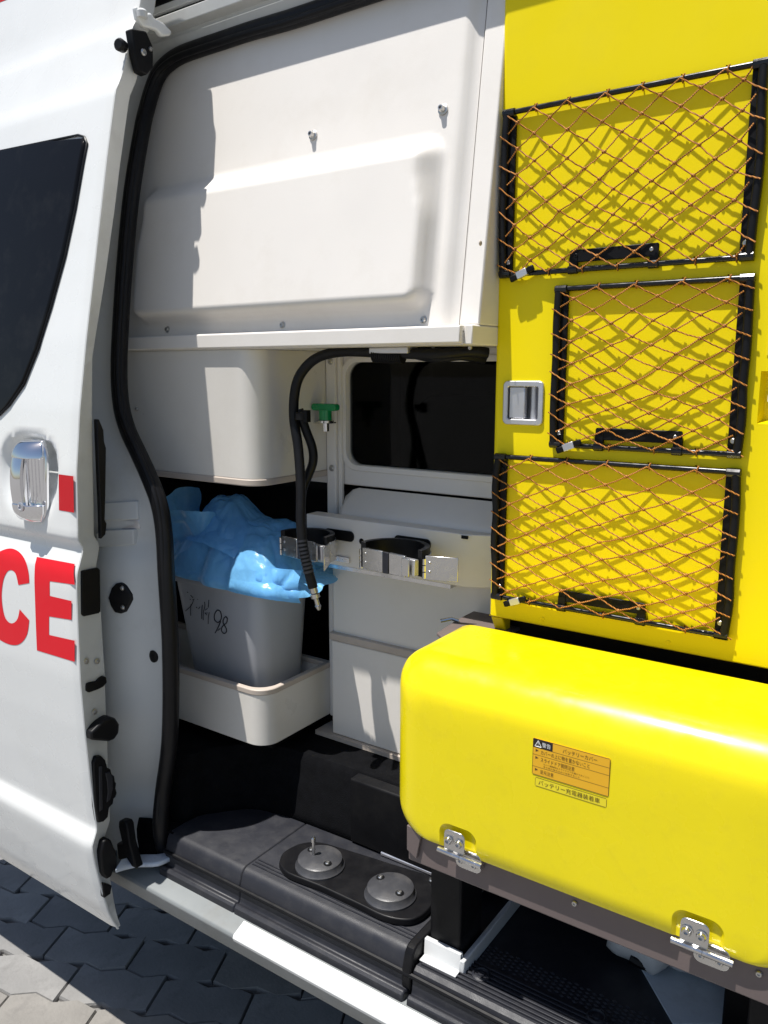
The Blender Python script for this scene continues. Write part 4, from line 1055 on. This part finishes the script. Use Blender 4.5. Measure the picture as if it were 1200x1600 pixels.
for x in (e0.x+.0002, e1.x-.0002): b.box(x-.0002, x+.0002, ly, ly+.0004, e2.z+.001, e0.z-.001)
b.build('label_lines', 'labelink', l2, smooth=0)
text_mesh('lettering', 'バッテリー充電器装着車', e0.x+.005, e2.z+h2*.22, h2*.58, (e1.x-e0.x)*.86, ly-.0001, 'labelink', l2)

# ================================================================== ANCHOR PLATE on the step
an = thing('anchor_plate', 'black rubber plate with two round grey caps screwed to the step', 'plate', (-.79, 1.04, .534))
d1, d2 = PZ(500,1342,.56), PZ(610,1387,.56)
hull = [PZ(*p, .546) for p in ((436,1348),(441,1334),(455,1324),(474,1317),(500,1316),(540,1327),(620,1352),(672,1368),(684,1378),(685,1396),(672,1418),(655,1432),(634,1437),(600,1431),(560,1412),(500,1384),(450,1364))]
hp2 = smooth_path(hull+[hull[0]], 4)[:-1]
MB().pz([(p.x, p.y) for p in hp2], .5345, .5465).build('base_plate', 'rubber', an, bevel=.002)
for dd in (d1, d2):
    disc = MB().lathe([(.046, 0), (.046, .003), (.043, .006), (.041, .0155), (.038, .0175), (.020, .0195), (.004, .0200)], (dd.x, dd.y, .5465), (0, 0, 1), 40).build('round_cap', 'capgrey', an)
    for ang in (20, 205):
        xx, yy = dd.x+.027*math.cos(math.radians(ang-40)), dd.y+.027*math.sin(math.radians(ang-40))
        MB().lathe([(.0075, 0), (.0075, .0012)], (xx, yy, .5650), (0, 0, 1), 14).build('screw_well', 'black', disc)
        screw('cap_screw', (xx, yy, .5656), (0, 0, 1), .0048, disc, h=.003)
p = PZ(490,1336,.566); MB().lathe([(.003, 0), (.003, .026), (.0045, .027), (.0045, .034), (.003, .036)], (p.x, p.y, .5662), (0, 0, 1), 12).build('locking_pin', 'steel', an)
p = PZ(675,1376,.548); screw('plate_screw', p, (0, 0, 1), .006, an, h=.004)

# ================================================================== FLOOR BITS under the battery cover
fs_ = [PZ(*p, .507) for p in ((905,1385),(960,1440),(1052,1600),(1150,1600),(1142,1480),(1100,1440))]
fl_ = MB().pz([(p.x, p.y) for p in fs_], .5053, .5085).build('floor_sheet', 'vinyl')
tag(fl_, 'dirty blue-grey floor sheet under the battery cover', 'sheet')
rows = []
p0 = PZ(1010, 1475, .52)
def lump(name, c, sx, sy, sz, m, seed, label, cat):
    rows = []
    for i in range(15):
        t = math.pi*i/14; r = []
        for k in range(24):
            a = 2*math.pi*k/24; d = Vector((math.sin(t)*math.cos(a), math.sin(t)*math.sin(a), math.cos(t)))
            e = 1+.25*noise.noise(d*1.7+Vector((seed, 0, 0)))+.08*noise.noise(d*5)
            sq = (abs(d.x)**3+abs(d.y)**3+abs(d.z)**3)**(-1/3)
            r.append((c[0]+sx*d.x*e*sq, c[1]+sy*d.y*e*sq, max(.5090, c[2]+sz*d.z*e*sq)))
        rows.append(r)
    o = MB().grid(rows, closed=True).build(name, m, None, smooth=60); return tag(o, label, cat)
lump('charger_housing', (PZ(1005,1468,.55).x, PZ(1005,1468,.55).y, .555), .050, .035, .045, 'whiteplastic', 2, 'white plastic housing tucked under the battery cover, by a black strap', 'housing')
lump('charger_block', (PZ(1075,1500,.54).x, PZ(1075,1500,.54).y+.02, .548), .055, .030, .038, 'whiteplastic', 6, 'off-white block on the floor sheet beside the black box', 'block')
MB().tube(smooth_path([PZ(985,1495,.53), PZ(1010,1508,.525), PZ(1035,1503,.53), PZ(1060,1490,.545)], 5), .0085, 8).build('black_strap', 'rubber')
tag(bpy.data.objects['black_strap'], 'black strap curving round the white housing under the battery cover', 'strap')
q0 = PZ(1143, 1560, .507)
bb = MB().pz([(q0.x, q0.y-.07), (q0.x+.16, q0.y-.07), (q0.x+.16, q0.y+.12), (q0.x-.012, q0.y+.12)], .5055, .66).build('black_box', 'black', None, bevel=.004)
tag(bb, 'black box on the floor behind the brown frame', 'box')
mt = [PZ(*p, .5068) for p in ((775,1385),(900,1385),(960,1440),(1052,1602),(1000,1650),(760,1510),(745,1480))]
